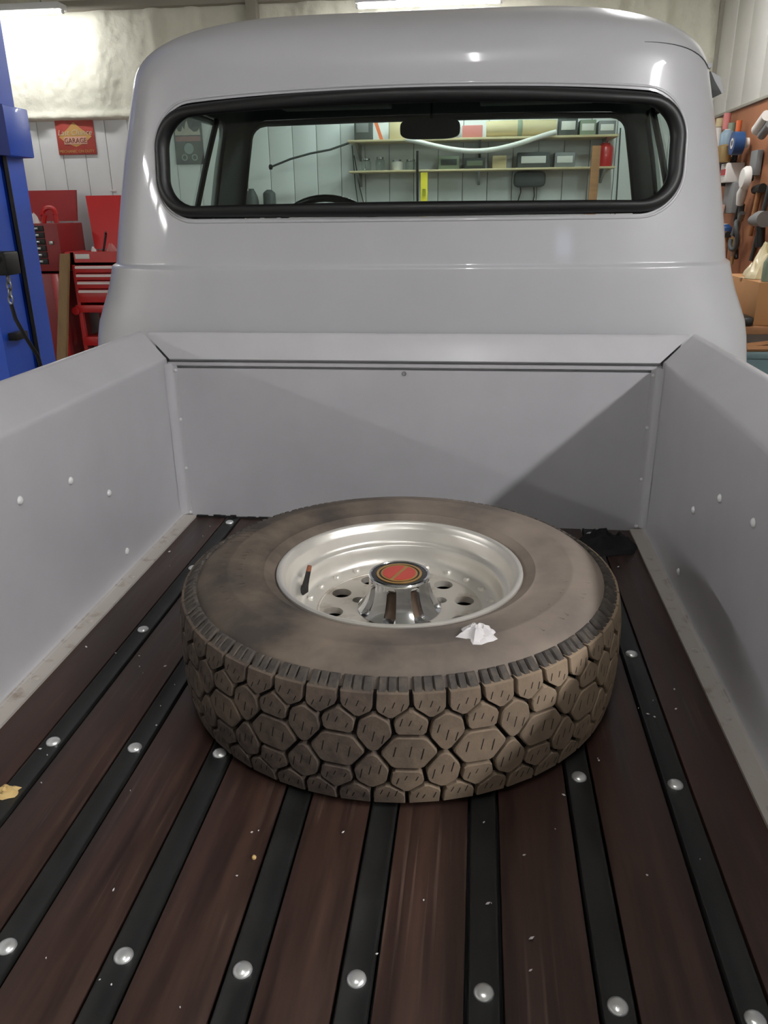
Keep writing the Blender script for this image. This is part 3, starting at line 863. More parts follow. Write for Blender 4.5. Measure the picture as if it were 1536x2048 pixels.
for i in range(130):
    fx, fy = rf.uniform(-.57, .57), rf.uniform(-1.5, -.05)
    if (Vector((fx, fy, 0))-Vector(T0)).length < .39: continue
    r = rf.choice([.0007, .0009, .0012, .0012, .0018]); a = rf.uniform(0, PI); e = Vector((math.cos(a), math.sin(a), 0)); g = Vector((-e.y, e.x, 0))
    p = Vector((fx, fy, .0027)); l = r*rf.uniform(1, 2.6)
    fl.add([p+e*l, p+g*r, p-e*l, p-g*r, p+Vector((0, 0, r*.9)), p-Vector((0, 0, .0025))], [(0, 1, 4), (1, 2, 4), (2, 3, 4), (3, 0, 4), (1, 0, 5), (2, 1, 5), (3, 2, 5), (0, 3, 5)])
o = fl.build('debris_flecks', 'paper', None, smooth=0); tag(o, 'scattered tiny pale flecks of grit on the wooden bed floor', 'debris'); o['kind'] = 'stuff'
o = MB().lathe([(.0028, 0), (.0032, .002), (.002, .0042), (.0005, .0048)], (-.1145+.02, -1.185, .0), 10, cap0=True, cap1=True).build('grit_lump', 'crumb'); tag(o, 'small tan pebble on the plank below the tyre', 'pebble')

# ------------------------------------------------------------------ car lift at the left
lift = thing('car_lift', 'tall blue two-post car lift column with black arm', 'car lift', (-1.9, 1.2, FLOOR))
pr = [(-1.70, 1.0), (-1.70, 1.195), (-1.78, 1.195), (-1.78, 1.24), (-1.70, 1.24), (-1.70, 1.37), (-2.05, 1.37), (-2.05, 1.0)]
MB().prism(pr, FLOOR, CEIL-.02, 'z').build('column', 'blue', lift, smooth=30)
MB().box(-1.80, -1.655, 1.205, 1.385, 1.005, 1.185, bev=.006).build('collar', 'blue', lift)
MB().prism([(-1.655, 1.205), (-1.70, 1.08), (-1.72, 1.08), (-1.72, 1.205)], 1.005, 1.185, 'z').build('collar_gusset', 'bluedark', lift)
MB().box(-2.2, -1.62, .98, 1.44, FLOOR, FLOOR+.015, bev=.003).build('base_plate', 'blue', lift)
MB().box(-2.5, -1.588, .93, 1.03, .575, .66, bev=.008).build('arm', 'blackmetal', lift)
MB().lathe([(.012, -.003), (.012, .01), (.002, .012)], (-1.615, .925, .635), 12, axis='y', cap1=True).build('arm_pin', 'steel', lift)
MB().tube([(-1.692, 1.218, CEIL-.1), (-1.692, 1.218, 1.2), (-1.692, 1.218, .1)], .010, 8).build('cable', 'blackplastic', lift)
for k in range(4):
    c = Vector((-1.618-.002*k, .98, .560-.026*k)); e = Vector((1, 0, 0)) if k % 2 else Vector((0, 1, 0))
    MB().tube([c+e*.008*math.cos(w)+Vector((0, 0, .017*math.sin(w))) for w in np.linspace(0, 2*PI, 14, endpoint=False)], .0035, 6, closed=True).build('chain_link', 'steel', lift)
MB().tube([(-1.625, .98, .465), (-1.618, .98, .41), (-1.596, .99, .34), (-1.570, 1.01, .26), (-1.56, 1.03, .10)], .008, 8).build('strap', 'blackplastic', lift)
MB().box(-1.74, -1.665, 1.04, 1.13, .315, .345, bev=.004).build('latch', 'blackmetal', lift)

# ------------------------------------------------------------------ tool cart and tool chest by the wall
ct = thing('tool_cart', 'bright red tool cart with open lid, pale drawer handles and lower shelf', 'tool cart', (-3.05, 5.1, FLOOR))
x0, x1, yf, yb = -3.40, -2.68, 4.90, 5.32
b = MB(); b.box(x0, x0+.03, yf, yb, .0, .48); b.box(x1-.03, x1, yf, yb, .0, .48); b.box(x0, x1, yb-.03, yb, .0, .48); b.box(x0, x1, yf, yb, .0, .03); b.box(x0, x1, yf, yb-.03, .375, .395); b.box(x0, x1, yf, yf+.02, .375, .485)
b.build('body', 'red', ct, smooth=0)
for k, (z0, z1) in enumerate(((.305, .37), (.243, .30), (.170, .238), (.05, .165))):
    d = MB().box(x0+.025, x1-.025, yf-.012, yf+.3, z0+.003, z1, bev=.003).build('drawer', 'red', ct)
    MB().prism([(yf-.013, z1-.004), (yf-.030, z1-.010), (yf-.030, z1-.026), (yf-.024, z1-.026), (yf-.013, z1-.018)], x0+.04, x1-.05, 'x').build('handle', 'handle', d, smooth=20)
lidv = [(-3.36, 5.30, .49), (-2.68, 5.30, .49), (-2.68, 5.42, .95), (-3.44, 5.42, .95)]
lb = MB(); lb.add(lidv+[(a, b_+.03, c) for a, b_, c in lidv], [(0, 1, 2, 3), (7, 6, 5, 4), (0, 4, 5, 1), (1, 5, 6, 2), (2, 6, 7, 3), (3, 7, 4, 0)])
lb.build('lid', 'red', ct, smooth=0)
MB().tube([(-2.85, 5.30, .80), (-2.80, 5.10, .55), (-2.78, 5.0, .42)], .008, 8).build('lid_stay', 'steel', ct)
MB().box(x0+.045, x0+.175, yf-.004, yf+.001, .425, .465, bev=.001).build('badge', 'whiteplastic', ct)
for xx in (x0, x1-.035):
    for yy in (yf, yb-.035):
        MB().box(xx, xx+.035, yy, yy+.035, -.58, .0).build('leg', 'red', ct, smooth=0)
        MB().lathe([(.04, -.012), (.04, .012)], (xx+.017, yy+.017, FLOOR+.04), 16, axis='x', cap0=True, cap1=True).build('caster', 'blackplastic', ct)
MB().box(x0, x1, yf-.005, yb, -.33, -.25, bev=.003).build('shelf', 'red', ct)
MB().box(x0-.02, x1, yf-.01, yf+.03, -.035, .03, bev=.004).build('rail', 'red', ct)
MB().tube([(x0-.05, yf+.02, .47), (x0-.05, yb-.04, .47)], .014, 10).build('push_handle', 'red', ct)
MB().tube([(x0-.05, yf+.02, .47), (x0, yf+.02, .46)], .012, 8).build('handle_bracket', 'red', ct)
MB().lathe([(.035, -.02), (.035, .02)], (x0-.02, yf, -.02), 20, axis='y', cap0=True, cap1=True).build('corner_knob', 'red', ct)
crumple('paper_towel', 'whiteplastic', (-3.24, 5.02, .396), .05, .04, .13, 31, 'white crumpled paper towel in the top tray of the red cart', 'paper towel', n=20, rag=.5)
crumple('shop_rag', 'pink', (-3.08, 5.06, .396), .09, .06, .15, 33, 'pinkish shop rag heaped in the red cart tray', 'rag', n=20, rag=.5)
o = MB().lathe([(.028, .396), (.028, .53), (.012, .555), (.012, .59), (.003, .592)], (-2.975, 5.0, 0), 16, cap0=True, cap1=True).build('spray_bottle', 'blackplastic'); tag(o, 'dark squat bottle standing in the red cart tray', 'bottle')
o = MB().tube([(-3.20, 5.08, .40), (-3.15, 5.12, .62), (-3.14, 5.10, .64)], .010, 8).build('pry_bar', 'blackmetal'); tag(o, 'dark pry bar leaning against the red cart lid', 'pry bar')

ch = thing('tool_chest', 'dark red upright tool chest with raised lid beside the blue column', 'tool chest', (-3.9, 5.1, FLOOR))
MB().box(-4.55, -3.49, 4.92, 5.38, .32, .72, bev=.006).build('top_box', 'reddark', ch)
lidv = [(-4.55, 5.30, .735), (-3.50, 5.30, .735), (-3.52, 5.40, 1.0), (-4.55, 5.40, 1.0)]
lb = MB(); lb.add(lidv+[(a, b_+.03, c) for a, b_, c in lidv], [(0, 1, 2, 3), (7, 6, 5, 4), (0, 4, 5, 1), (1, 5, 6, 2), (2, 6, 7, 3), (3, 7, 4, 0)])
lb.build('lid', 'reddark', ch, smooth=0)
MB().box(-4.58, -3.53, 4.90, 5.36, -.56, .30, bev=.006).build('cabinet', 'reddark', ch)
MB().box(-3.60, -3.53, 4.885, 4.90, -.56, .30, bev=.003).build('corner_strip', 'red', ch)
for k in range(6):
    z = .38+k*.055
    d = MB().box(-4.50, -3.62, 4.908, 4.93, z, z+.048, bev=.003).build('drawer', 'blackmetal', ch)
    MB().box(-3.74, -3.66, 4.895, 4.91, z+.014, z+.034, bev=.003).build('pull', 'steel', d)
MB().box(-3.585, -3.545, 4.905, 4.92, .545, .575, bev=.003).build('lock', 'steel', ch)
MB().box(-3.53, -3.528, 4.95, 5.0, .1, .12).build('side_handle', 'steel', ch, smooth=0)
for xx in (-4.5, -3.6):
    for yy in (4.97, 5.3):
        MB().lathe([(.05, -.015), (.05, .015)], (xx, yy, FLOOR+.05), 16, axis='x', cap0=True, cap1=True).build('caster', 'blackplastic', ch)
o = MB().tube([Vector((-3.62, 5.05, .80))+Vector((.06*math.cos(w), .02*math.sin(w), .05*math.sin(w))) for w in np.linspace(-.3, PI+.3, 16)], .020, 8).build('tool_strap', 'red'); tag(o, 'red looped strap handle on top of the dark tool chest', 'strap')
MB().tube([(-3.68, 5.05, .722), (-3.66, 5.05, .79)], .022, 8).build('strap_end', 'red', o)
MB().tube([(-3.56, 5.05, .722), (-3.565, 5.05, .79)], .022, 8).build('strap_end', 'red', o)
crumple('white_rag', 'whiteplastic', (-3.76, 5.02, .721), .05, .05, .10, 41, 'white rag on the dark tool chest next to the blue column', 'rag', n=18, rag=.5)
o = MB().add([(-3.60, 4.66, FLOOR), (-3.51, 4.66, FLOOR), (-3.395, 4.86, .47), (-3.475, 4.86, .47), (-3.60, 4.70, FLOOR), (-3.51, 4.70, FLOOR), (-3.395, 4.895, .47), (-3.475, 4.895, .47)],
             [(0, 1, 2, 3), (7, 6, 5, 4), (0, 4, 5, 1), (1, 5, 6, 2), (2, 6, 7, 3), (3, 7, 4, 0)]).build('timber_board', 'oak', smooth=0); tag(o, 'rough timber board leaning beside the red tool cart', 'board')

# ------------------------------------------------------------------ wall signs
sg_ = thing('garage_sign', 'red and gold tin garage sign high on the white wall at left', 'sign', (-3.53, WALLY-.014, 1.31))
yS = WALLY-.026
MB().box(-3.715, -3.350, yS, WALLY-.013, 1.305, 1.600, bev=.004).build('board', 'signred', sg_)
dm = [(-3.69, 1.455), (-3.60, 1.52), (-3.535, 1.575), (-3.47, 1.52), (-3.375, 1.455), (-3.44, 1.405), (-3.535, 1.37), (-3.63, 1.405)]
MB().prism(dm, yS-.002, yS).build('diamond', 'signgold', sg_, smooth=0)
text_mesh('Last Chance', .066, 'signpale', sg_, 'script_lettering', (-3.535, yS-.003, 1.468), (1, .0, 0), (0, 0, 1), shear=.3, depth=.001)
MB().box(-3.645, -3.425, yS-.004, yS-.001, 1.392, 1.455).build('word_panel', 'signpink', sg_, smooth=0)
text_mesh('GARAGE', .060, 'signbrown', sg_, 'word_lettering', (-3.535, yS-.005, 1.402), depth=.001, sx=.92)
text_mesh('MECHANIC ON DUTY', .034, 'signgold', sg_, 'motto_lettering', (-3.535, yS-.002, 1.322), depth=.001)
ps = thing('tin_poster', 'dark tin poster with red band on the wall seen through the left door window', 'poster', (-2.47, WALLY-.014, 1.2))
MB().box(-2.600, -2.335, yS, WALLY-.013, 1.205, 1.590, bev=.004).build('board', 'posterdark', ps)
sky = [(-2.585, 1.445), (-2.585, 1.475), (-2.565, 1.50), (-2.55, 1.475), (-2.525, 1.478), (-2.51, 1.52), (-2.495, 1.49), (-2.48, 1.545), (-2.465, 1.565), (-2.455, 1.51), (-2.435, 1.49), (-2.41, 1.47), (-2.375, 1.475), (-2.355, 1.50), (-2.35, 1.445)]
MB().prism(sky, yS-.002, yS).build('flame_print', 'posterpale', ps, smooth=0)
MB().box(-2.585, -2.35, yS-.002, yS, 1.395, 1.435).build('red_band', 'posterred', ps, smooth=0)
MB().lathe([(.045, 0), (.045, -.002), (.0001, -.002)], (-2.468, yS, 1.335), 24, axis='y').build('engine_print', 'postergrey', ps, smooth=0)
for xx in (-2.515, -2.42):
    MB().lathe([(.028, 0), (.028, -.003), (.018, -.003), (.018, 0)], (xx, yS, 1.262), 20, axis='y').build('wheel_print', 'postergrey', ps, smooth=0)
o = MB().box(-3.27, -3.21, WALLY-.016, WALLY-.0125, .985, 1.0, bev=.001).build('paper_slip', 'paper'); tag(o, 'tiny white paper slip on the wall above the red cart lid', 'paper')

# ------------------------------------------------------------------ shelves and clutter on the front wall, seen through the cab
sh_ = thing('wall_shelf', 'upper pale wall shelf seen through the windshield', 'shelf', (.12, 5.45, 1.34))
MB().box(-.97, 1.28, 5.30, WALLY-.013, 1.335, 1.353, bev=.003).build('board', 'tan', sh_)
for xx in (-.9, .15, 1.2): MB().prism([(5.32, 1.335), (5.587, 1.335), (5.587, 1.20)], xx-.01, xx+.01, 'x').build('bracket', 'steel', sh_)
sl_ = thing('wall_shelf', 'lower pale wall shelf with jars seen through the windshield', 'shelf', (.12, 5.45, 1.10))
MB().box(-.97, 1.28, 5.34, WALLY-.013, 1.098, 1.114, bev=.003).build('board', 'tan', sl_)
for xx in (-.9, .15, 1.2): MB().prism([(5.36, 1.098), (5.587, 1.098), (5.587, .99)], xx-.01, xx+.01, 'x').build('bracket', 'steel', sl_)
def jar(x, y, z, r, h, m, label, lid='steel'):
    t = thing('glass_jar', label, 'jar', (x, y, z))
    MB().lathe([(r*.9, z+.001), (r, z+.01), (r, z+h*.75), (r*.7, z+h*.88)], (x, y, 0), 16, cap0=True).build('body', m, t)
    MB().lathe([(r*.75, z+h*.86), (r*.75, z+h), (.001, z+h+.001)], (x, y, 0), 16).build('lid', lid, t)
def item(name, m, x0, x1, y0, y1, z0, z1, label, cat, band=None, bev=.006):
    t = thing(name, label, cat, ((x0+x1)/2, (y0+y1)/2, z0))
    MB().box(x0, x1, y0, y1, z0, z1, bev=bev).build('body', m, t)
    if band:
        w = (x1-x0)*.12; MB().box(x0+w, x1-w, y0-.002, y0+.01, z0+(z1-z0)*.3, z0+(z1-z0)*.75, bev=.001).build('label_patch', band, t)
    return t
def canister(name, m, x, y, z, r, h, label, cat, cap='blackplastic', dome=.25):
    t = thing(name, label, cat, (x, y, z))
    MB().lathe([(r*.95, z), (r, z+.008), (r, z+h*(1-dome)), (r*.85, z+h*(1-dome*.6)), (r*.5, z+h*(1-dome*.15))], (x, y, 0), 20, cap0=True, cap1=True).build('body', m, t)
    MB().lathe([(r*.42, z+h*(1-dome*.2)), (r*.42, z+h), (.001, z+h+.001)], (x, y, 0), 14).build('cap', cap, t)
    return t
jar(-.83, 5.42, 1.114, .045, .10, 'jarglass', 'leftmost clear jar on the lower wall shelf')
jar(-.71, 5.44, 1.114, .042, .11, 'jarglass', 'second clear jar from the left on the lower wall shelf')
jar(-.56, 5.42, 1.114, .050, .085, 'whiteplastic', 'squat pale tub between jars on the lower wall shelf')
jar(-.44, 5.42, 1.114, .050, .085, 'jarglass', 'squat clear jar left of the dark pole on the lower shelf')
item('parts_bin', 'greenish', -.20, -.02, 5.38, 5.52, 1.114, 1.22, 'long grey-green parts bin on the lower wall shelf', 'bin', 'dgrey')
item('parts_bin', 'dgrey', .02, .20, 5.38, 5.52, 1.114, 1.20, 'dark parts bin beside the tan carton on the lower shelf', 'bin', 'greenish')
item('carton', 'tan', .26, .38, 5.38, 5.52, 1.114, 1.215, 'small tan carton in the middle of the lower wall shelf', 'carton')
item('parts_box', 'dgrey', .47, .74, 5.37, 5.54, 1.114, 1.235, 'wide dark box with white label on the lower wall shelf', 'box', 'whiteplastic')
item('parts_box', 'grey', .78, .95, 5.37, 5.54, 1.114, 1.23, 'grey box with white label right of the wide dark box', 'box', 'whiteplastic')
canister('fuel_can', 'red', 1.20, 5.43, 1.114, .065, .19, 'red jug at the right end of the lower wall shelf', 'jug', 'whiteplastic')
item('tool_bag', 'dgrey', .45, .72, 5.42, 5.56, .965, 1.09, 'dark bag hanging below the lower wall shelf', 'bag', bev=.035)
item('storage_box', 'dgrey', -.92, -.78, 5.36, 5.54, 1.353, 1.56, 'dark box at the left end of the upper wall shelf', 'box', 'grey')
o = MB().add([(-.70, 5.36, 1.353), (-.67, 5.36, 1.353), (-.775, 5.42, 1.62), (-.80, 5.42, 1.62), (-.70, 5.39, 1.353), (-.67, 5.39, 1.353), (-.775, 5.45, 1.62), (-.80, 5.45, 1.62)],
             [(0, 1, 2, 3), (7, 6, 5, 4), (0, 4, 5, 1), (1, 5, 6, 2), (2, 6, 7, 3), (3, 7, 4, 0)]).build('wood_lath', 'orange', smooth=0); tag(o, 'orange-brown lath leaning on the upper shelf box', 'lath')
item('carton', 'tan', -.62, -.36, 5.36, 5.54, 1.353, 1.50, 'pale tan carton left of the rear-view mirror on the upper shelf', 'carton')
item('carton', 'whiteplastic', -.30, -.05, 5.36, 5.54, 1.353, 1.54, 'white carton behind the rear-view mirror on the upper shelf', 'carton', 'grey')
item('red_case', 'pink', .0, .17, 5.36, 5.52, 1.353, 1.45, 'reddish case right of the rear-view mirror on the upper shelf', 'case')
o = thing('rolled_sheet', 'big tan rolled sheet lying on the upper wall shelf', 'roll', (.5, 5.42, 1.353))
MB().lathe([(.02, -.30), (.062, -.30), (.066, -.1), (.064, .15), (.062, .28), (.02, .28)], (.5, 5.42, 1.42), 20, axis='x').build('roll', 'tan', o)
MB().lathe([(.0655, -.04), (.068, -.035), (.068, -.005), (.0655, 0)], (.5, 5.42, 1.42), 20, axis='x').build('tie', 'greenish', o)
item('storage_box', 'dgrey', .80, .95, 5.36, 5.54, 1.353, 1.50, 'dark box right of the tan roll on the upper wall shelf', 'box', 'whiteplastic')
item('carton', 'greenish', .97, 1.10, 5.36, 5.54, 1.353, 1.47, 'grey-green carton near the right end of the upper shelf', 'carton', 'whiteplastic')
item('storage_box', 'grey', 1.12, 1.26, 5.36, 5.54, 1.353, 1.46, 'grey box at the right end of the upper wall shelf', 'box', 'whiteplastic')
pts = [(-.47+1.24*t, 5.25, 1.345-.115*math.sin(PI*t)**1.2+.03*t) for t in np.linspace(0, 1, 24)]
o = MB().tube(pts, .020, 10).build('drooping_hose', 'whiteplastic'); tag(o, 'pale hose drooping in an arc below the upper shelf', 'hose')
o = MB().tube([(-1.683, 5.45, 1.165), (-1.5, 5.44, 1.225), (-1.32, 5.43, 1.265), (-1.15, 5.43, 1.29), (-.97, 5.45, 1.345)], .009, 8).build('curved_rod', 'dgrey'); tag(o, 'thin dark curved rod across the white wall left of the shelves', 'rod')
MB().lathe([(.002, -.02), (.02, -.012), (.022, .0), (.02, .012), (.002, .02)], (-1.69, 5.45, 1.163), 12, axis='x').build('rod_tip', 'blackplastic', o)
for k, (a, b_, lab) in enumerate((((-.97, 5.55, 1.33), (-.91, 5.56, .70), 'left thin cable hanging straight below the rod end'), ((-.955, 5.55, 1.25), (-.84, 5.56, .70), 'right thin cable hanging at a slant below the rod end'))):
    o = MB().tube([a, ((a[0]+b_[0])/2-.01, 5.555, (a[2]+b_[2])/2), b_], .005, 6).build('hanging_cable', 'dgrey'); tag(o, lab, 'cable')
o = MB().tube([(-.375, 5.31, 1.26), (-.375, 5.40, .20), (-.375, 5.45, FLOOR)], .010, 8).build('dark_pole', 'blackmetal'); tag(o, 'thin dark pole standing beside the yellow level', 'pole')
t = thing('spirit_level', 'bright yellow level standing upright under the lower shelf', 'level', (-.315, 5.3, FLOOR))
MB().box(-.345, -.285, 5.29, 5.315, FLOOR, 1.09, bev=.004).build('bar', 'yellow', t)
MB().box(-.33, -.30, 5.286, 5.29, .90, .96, bev=.001).build('vial', 'jarglass', t)
o = MB().box(1.075, 1.145, 5.30, 5.335, FLOOR, 1.27, bev=.004).build('wood_stud', 'wood'); tag(o, 'brown wooden stud standing upright at the right of the shelves', 'stud')
# bench below the sight line with two dark round-topped canisters
bt = thing('wall_bench', 'low wall bench carrying two dark round-topped canisters', 'bench', (-1.75, 5.35, FLOOR))
MB().box(-2.1, -1.45, 5.15, 5.58, .66, .70, bev=.004).build('top', 'wood', bt)
for xx in (-2.08, -1.51):
    for yy in (5.17, 5.52): MB().box(xx, xx+.04, yy, yy+.04, FLOOR, .66).build('leg', 'wood', bt, smooth=0)
canister('gas_cylinder', 'dgrey', -1.862, 5.38, .70, .062, .285, 'taller dark round-topped canister on the bench, left one', 'canister', 'dgrey', .35)
canister('gas_cylinder', 'dgrey', -1.70, 5.38, .70, .056, .275, 'dark flat-topped canister on the bench, right one', 'canister', 'dgrey', .12)
for k, (xx, l, lab) in enumerate(((.50, .18, 'short dark cord hanging left under the dark bag'), (.62, .26, 'longer dark cord hanging right under the dark bag'), (1.33, .55, 'long dark cord at the right edge of the shelves'))):
    o = MB().tube([(xx, 5.57, 1.06 if k < 2 else 1.42), (xx+.02, 5.565, 1.0-l*.4), (xx-.01, 5.57, 1.0-l)], .006, 6).build('extension_lead', 'dgrey'); tag(o, lab, 'lead')

# ------------------------------------------------------------------ pegboard with tools on the right wall
pg = thing('pegboard', 'brown pegboard covering the right wall behind hanging tools', 'pegboard', (WALLX, 4.0, .3))
MB().box(WALLX-.012, WALLX+.02, 2.33, WALLY-.06, .26, 1.455, bev=.003).build('board', 'peg', pg)
XW = WALLX-.012
def rod(name, m, pts, r, label, cat, sub=None, n=10):
    t = thing(name, label, cat, pts[0])
    MB().tube(pts, r, n).build('body', m, t)
    if sub:
        for (nm, mm, pp, rr) in sub: MB().tube(pp, rr, n).build(nm, mm, t)
    return t
rod('screwdriver', 'steel', [(1.99, 4.83, 1.33), (1.995, 4.83, 1.16)], .012, 'red handled screwdriver high on the pegboard by the cab', 'screwdriver', [('grip', 'pink', [(1.99, 4.83, 1.44), (1.99, 4.83, 1.33)], .026)])
rod('file', 'whiteplastic', [(1.98, 4.98, 1.36), (1.99, 4.98, 1.12)], .022, 'pale file hanging left of the red screwdriver', 'file', [('grip', 'tan', [(1.98, 4.98, 1.42), (1.98, 4.98, 1.36)], .028)])
rod('pliers', 'blackmetal', [(1.99, 4.50, 1.23), (1.99, 4.50, 1.10)], .020, 'orange handled pliers on the pegboard', 'pliers', [('handle', 'orange', [(1.99, 4.485, 1.36), (1.99, 4.50, 1.23)], .014), ('handle', 'orange', [(1.99, 4.535, 1.36), (1.99, 4.505, 1.23)], .014)])
rod('chisel', 'steel', [(1.985, 4.66, 1.30), (1.99, 4.70, 1.15)], .020, 'long steel chisel between screwdriver and pliers', 'chisel', [('grip', 'greenish', [(1.985, 4.655, 1.36), (1.985, 4.66, 1.30)], .026)])
t = thing('tape_roll', 'blue tape roll with white core on a pegboard hook', 'tape', (1.95, 4.33, 1.14))
MB().lathe([(.035, -.05), (.075, -.05), (.075, .02), (.035, .02)], (1.96, 4.33, 1.20), 24, axis='x').build('roll', 'bluepl', t)
MB().lathe([(.020, -.06), (.035, -.06), (.035, .05), (.020, .05)], (1.97, 4.33, 1.20), 20, axis='x').build('core', 'whiteplastic', t)
canister('spray_can', 'ltblue', 1.94, 4.58, 1.14, .050, .17, 'pale blue spray can beside the tape roll', 'spray can', 'whiteplastic', .2)
canister('paint_can', 'brass', 1.905, 4.47, 1.085, .048, .12, 'brass coloured tin under the blue tape roll', 'tin', 'brass', .1)
item('dark_pouch', 'blackplastic', 1.93, 2.04, 4.60, 4.76, .93, 1.13, 'black tool pouch on the pegboard beside the cab', 'pouch', bev=.02)
item('spark_plug_box', 'whiteplastic', 1.92, 2.04, 4.40, 4.56, .95, 1.08, 'white and red box hanging in the middle of the pegboard', 'box', bev=.006)
item('blister_pack', 'grey', 1.97, 2.04, 4.34, 4.58, .74, .95, 'grey blister pack below the white and red box', 'packet', bev=.01)
MB().box(1.915, 1.922, 4.43, 4.53, 1.0, 1.04).build('red_mark', 'red', bpy.data.objects['spark_plug_box'], smooth=0)
item('steel_plate', 'grey', 2.0, 2.04, 4.03, 4.17, .98, 1.14, 'grey steel plate above the round white pad', 'plate', bev=.006)
t = thing('polishing_pad', 'round white polishing pad hanging on the pegboard', 'pad', (1.97, 4.03, .9))
MB().lathe([(.001, -.03), (.06, -.028), (.075, -.01), (.075, .015), (.05, .02)], (1.95, 4.03, .965), 24, axis='x').build('pad', 'whiteplastic', t)
MB().lathe([(.02, .02), (.02, .045)], (1.95, 4.03, .965), 12, axis='x', cap1=True).build('hub', 'blackplastic', t)
rod('white_brush', 'whiteplastic', [(1.97, 4.10, .91), (1.97, 4.14, .87), (1.975, 4.17, .80)], [.028, .036, .026], 'white oblong brush under the round polishing pad', 'brush', [('bristle', 'dgrey', [(1.99, 4.17, .80), (1.995, 4.19, .72)], .02)])
rod('hammer', 'wood', [(2.016, 3.93, .88), (2.02, 4.0, .60)], .018, 'wooden handled hammer with black head on the pegboard', 'hammer', [('head', 'blackmetal', [(2.014, 3.86, .90), (2.014, 4.01, .89)], .028)])
rod('air_hose', 'blackplastic', [(2.0, 4.22, .86), (2.0, 4.30, .70), (2.0, 4.22, .56), (2.0, 4.16, .44)], .016, 'black air hose hanging down the pegboard', 'hose')
rod('pry_bar', 'dgrey', [(2.03, 3.78, .92), (2.03, 3.88, .58), (2.03, 3.93, .44)], .014, 'long dark bar hanging right of the hammer', 'bar')
rod('wrench', 'steel', [(1.95, 4.02, .72), (1.955, 4.10, .46)], .012, 'slim steel wrench low on the pegboard', 'wrench', [('jaw', 'steel', [(1.95, 4.0, .745), (1.95, 4.03, .70)], .022)])
t = thing('caulk_gun', 'white and grey cartridge at the right edge high on the pegboard', 'cartridge', (1.96, 3.88, 1.2))
MB().tube([(1.95, 3.95, 1.25), (1.95, 3.78, 1.32)], .035, 14).build('tube', 'whiteplastic', t)
MB().tube([(1.97, 3.90, 1.215), (1.97, 3.76, 1.27)], .028, 12).build('frame', 'grey', t)
t = thing('power_drill', 'grey power drill hanging low on the pegboard', 'drill', (1.95, 3.70, .6))
MB().tube([(1.96, 3.80, .70), (1.96, 3.66, .71), (1.96, 3.56, .71)], [.03, .05, .05], 14).build('motor', 'grey', t)
MB().tube([(1.96, 3.84, .70), (1.96, 3.78, .70)], .02, 12).build('chuck', 'blackmetal', t)
MB().tube([(1.96, 3.62, .69), (1.97, 3.60, .54)], .028, 12).build('grip', 'blackplastic', t)
rod('chain_coil', 'dgrey', [(1.90+.012*math.sin(w*2), 3.93+.055*math.cos(w), .60+.09*math.sin(w)) for w in np.linspace(0, 6.0, 20)], .015, 'dark coiled chain hanging beside the grey drill', 'chain')
canister('blue_bottle', 'bluepl', 1.95, 4.36, .52, .05, .15, 'blue bottle low beside the cab edge', 'bottle', 'whiteplastic', .2)
item('pink_packet', 'signpink', 1.90, 1.965, 4.48, 4.60, .74, .80, 'small pale pink packet at the cab edge', 'packet', bev=.005)
rod('clamp', 'wood', [(1.94, 4.27, .62), (1.94, 4.24, .40)], .018, 'wooden clamp bar above the bench', 'clamp', [('jaw', 'blackmetal', [(1.94, 4.30, .60), (1.94, 4.22, .60)], .022)])
rod('funnel', 'brass', [(1.97, 4.16, .58), (1.97, 4.15, .50), (1.97, 4.15, .40)], [.04, .015, .010], 'small brass funnel above the cardboard box', 'funnel')

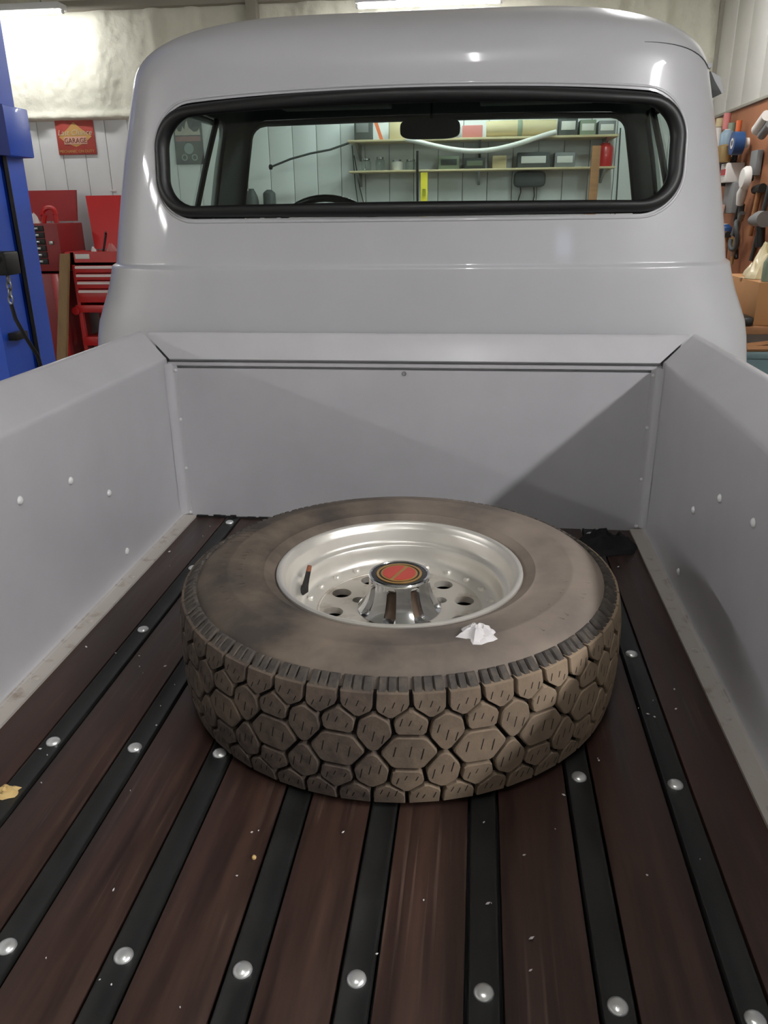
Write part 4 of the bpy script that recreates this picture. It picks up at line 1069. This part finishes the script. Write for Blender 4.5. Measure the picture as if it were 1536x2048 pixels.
# bench along the right wall
wb = thing('workbench', 'cluttered wooden workbench along the right wall', 'workbench', (1.8, 4.0, FLOOR))
MB().box(1.52, XW, 2.60, 5.30, .13, .17, bev=.004).build('top', 'wood', wb)
for yy in (2.64, 3.9, 5.2):
    for xx in (1.54, 1.95): MB().box(xx, xx+.06, yy, yy+.06, FLOOR, .13).build('leg', 'wood', wb, smooth=0)
MB().box(1.54, XW, 2.66, 5.2, -.35, -.32).build('lower_shelf', 'wood', wb, smooth=0)
t = thing('cardboard_box', 'brown cardboard box on the workbench at the right edge', 'box', (1.83, 2.98, .17))
MB().box(1.69, 2.02, 2.66, 3.30, .17, .40, bev=.004).build('carton', 'card', t)
MB().box(1.685, 2.02, 2.96, 3.0, .398, .4025).build('tape', 'tan', t, smooth=0)
crumple('plastic_bag', 'plasticbag', (1.84, 3.0, .4025), .13, .21, .20, 61, 'crumpled translucent yellowish bag on the cardboard box', 'bag', n=36, rag=.4, fq=5, sharp=25)
rod('glue_bottle', 'greenish', [(1.74, 2.70, .4025), (1.74, 2.70, .50), (1.74, 2.70, .54)], [.03, .03, .01], 'grey-green bottle in front of the plastic bag', 'bottle', [('cap', 'blackplastic', [(1.74, 2.70, .54), (1.74, 2.70, .56)], .012)])
item('red_tin', 'reddark', 1.66, 1.69, 3.30, 3.36, .17, .40, 'narrow dark red tin behind the cardboard box', 'tin', bev=.004)
canister('white_cup', 'whiteplastic', 1.58, 2.86, .17, .028, .05, 'small shiny white cup on the bench edge by the cab', 'cup', 'whiteplastic', .1)
item('black_case', 'blackplastic', 1.58, 1.68, 2.62, 2.80, .17, .22, 'black case in front of the cardboard box', 'case', bev=.012)
t = thing('toolbox_tote', 'teal grey plastic tote standing at the end of the workbench', 'tote', (1.7, 2.45, FLOOR))
MB().prism([(1.60, FLOOR), (1.57, .06), (2.0, .06), (1.97, FLOOR)], 2.36, 2.57).build('body', 'teal', t, smooth=20)
MB().box(1.555, 2.015, 2.345, 2.585, .04, .075, bev=.006).build('rim', 'teal', t)
for k, (a, b_, lab) in enumerate((((1.56, 2.42, .09), (1.95, 2.55, .115), 'upper brown wood offcut lying across the teal tote'), ((1.58, 2.37, .088), (1.98, 2.40, .09), 'lower brown wood offcut lying on the teal tote rim'))):
    o = MB().tube([a, b_], .016, 4).build('wood_offcut', 'wood', smooth=0); tag(o, lab, 'wood offcut')
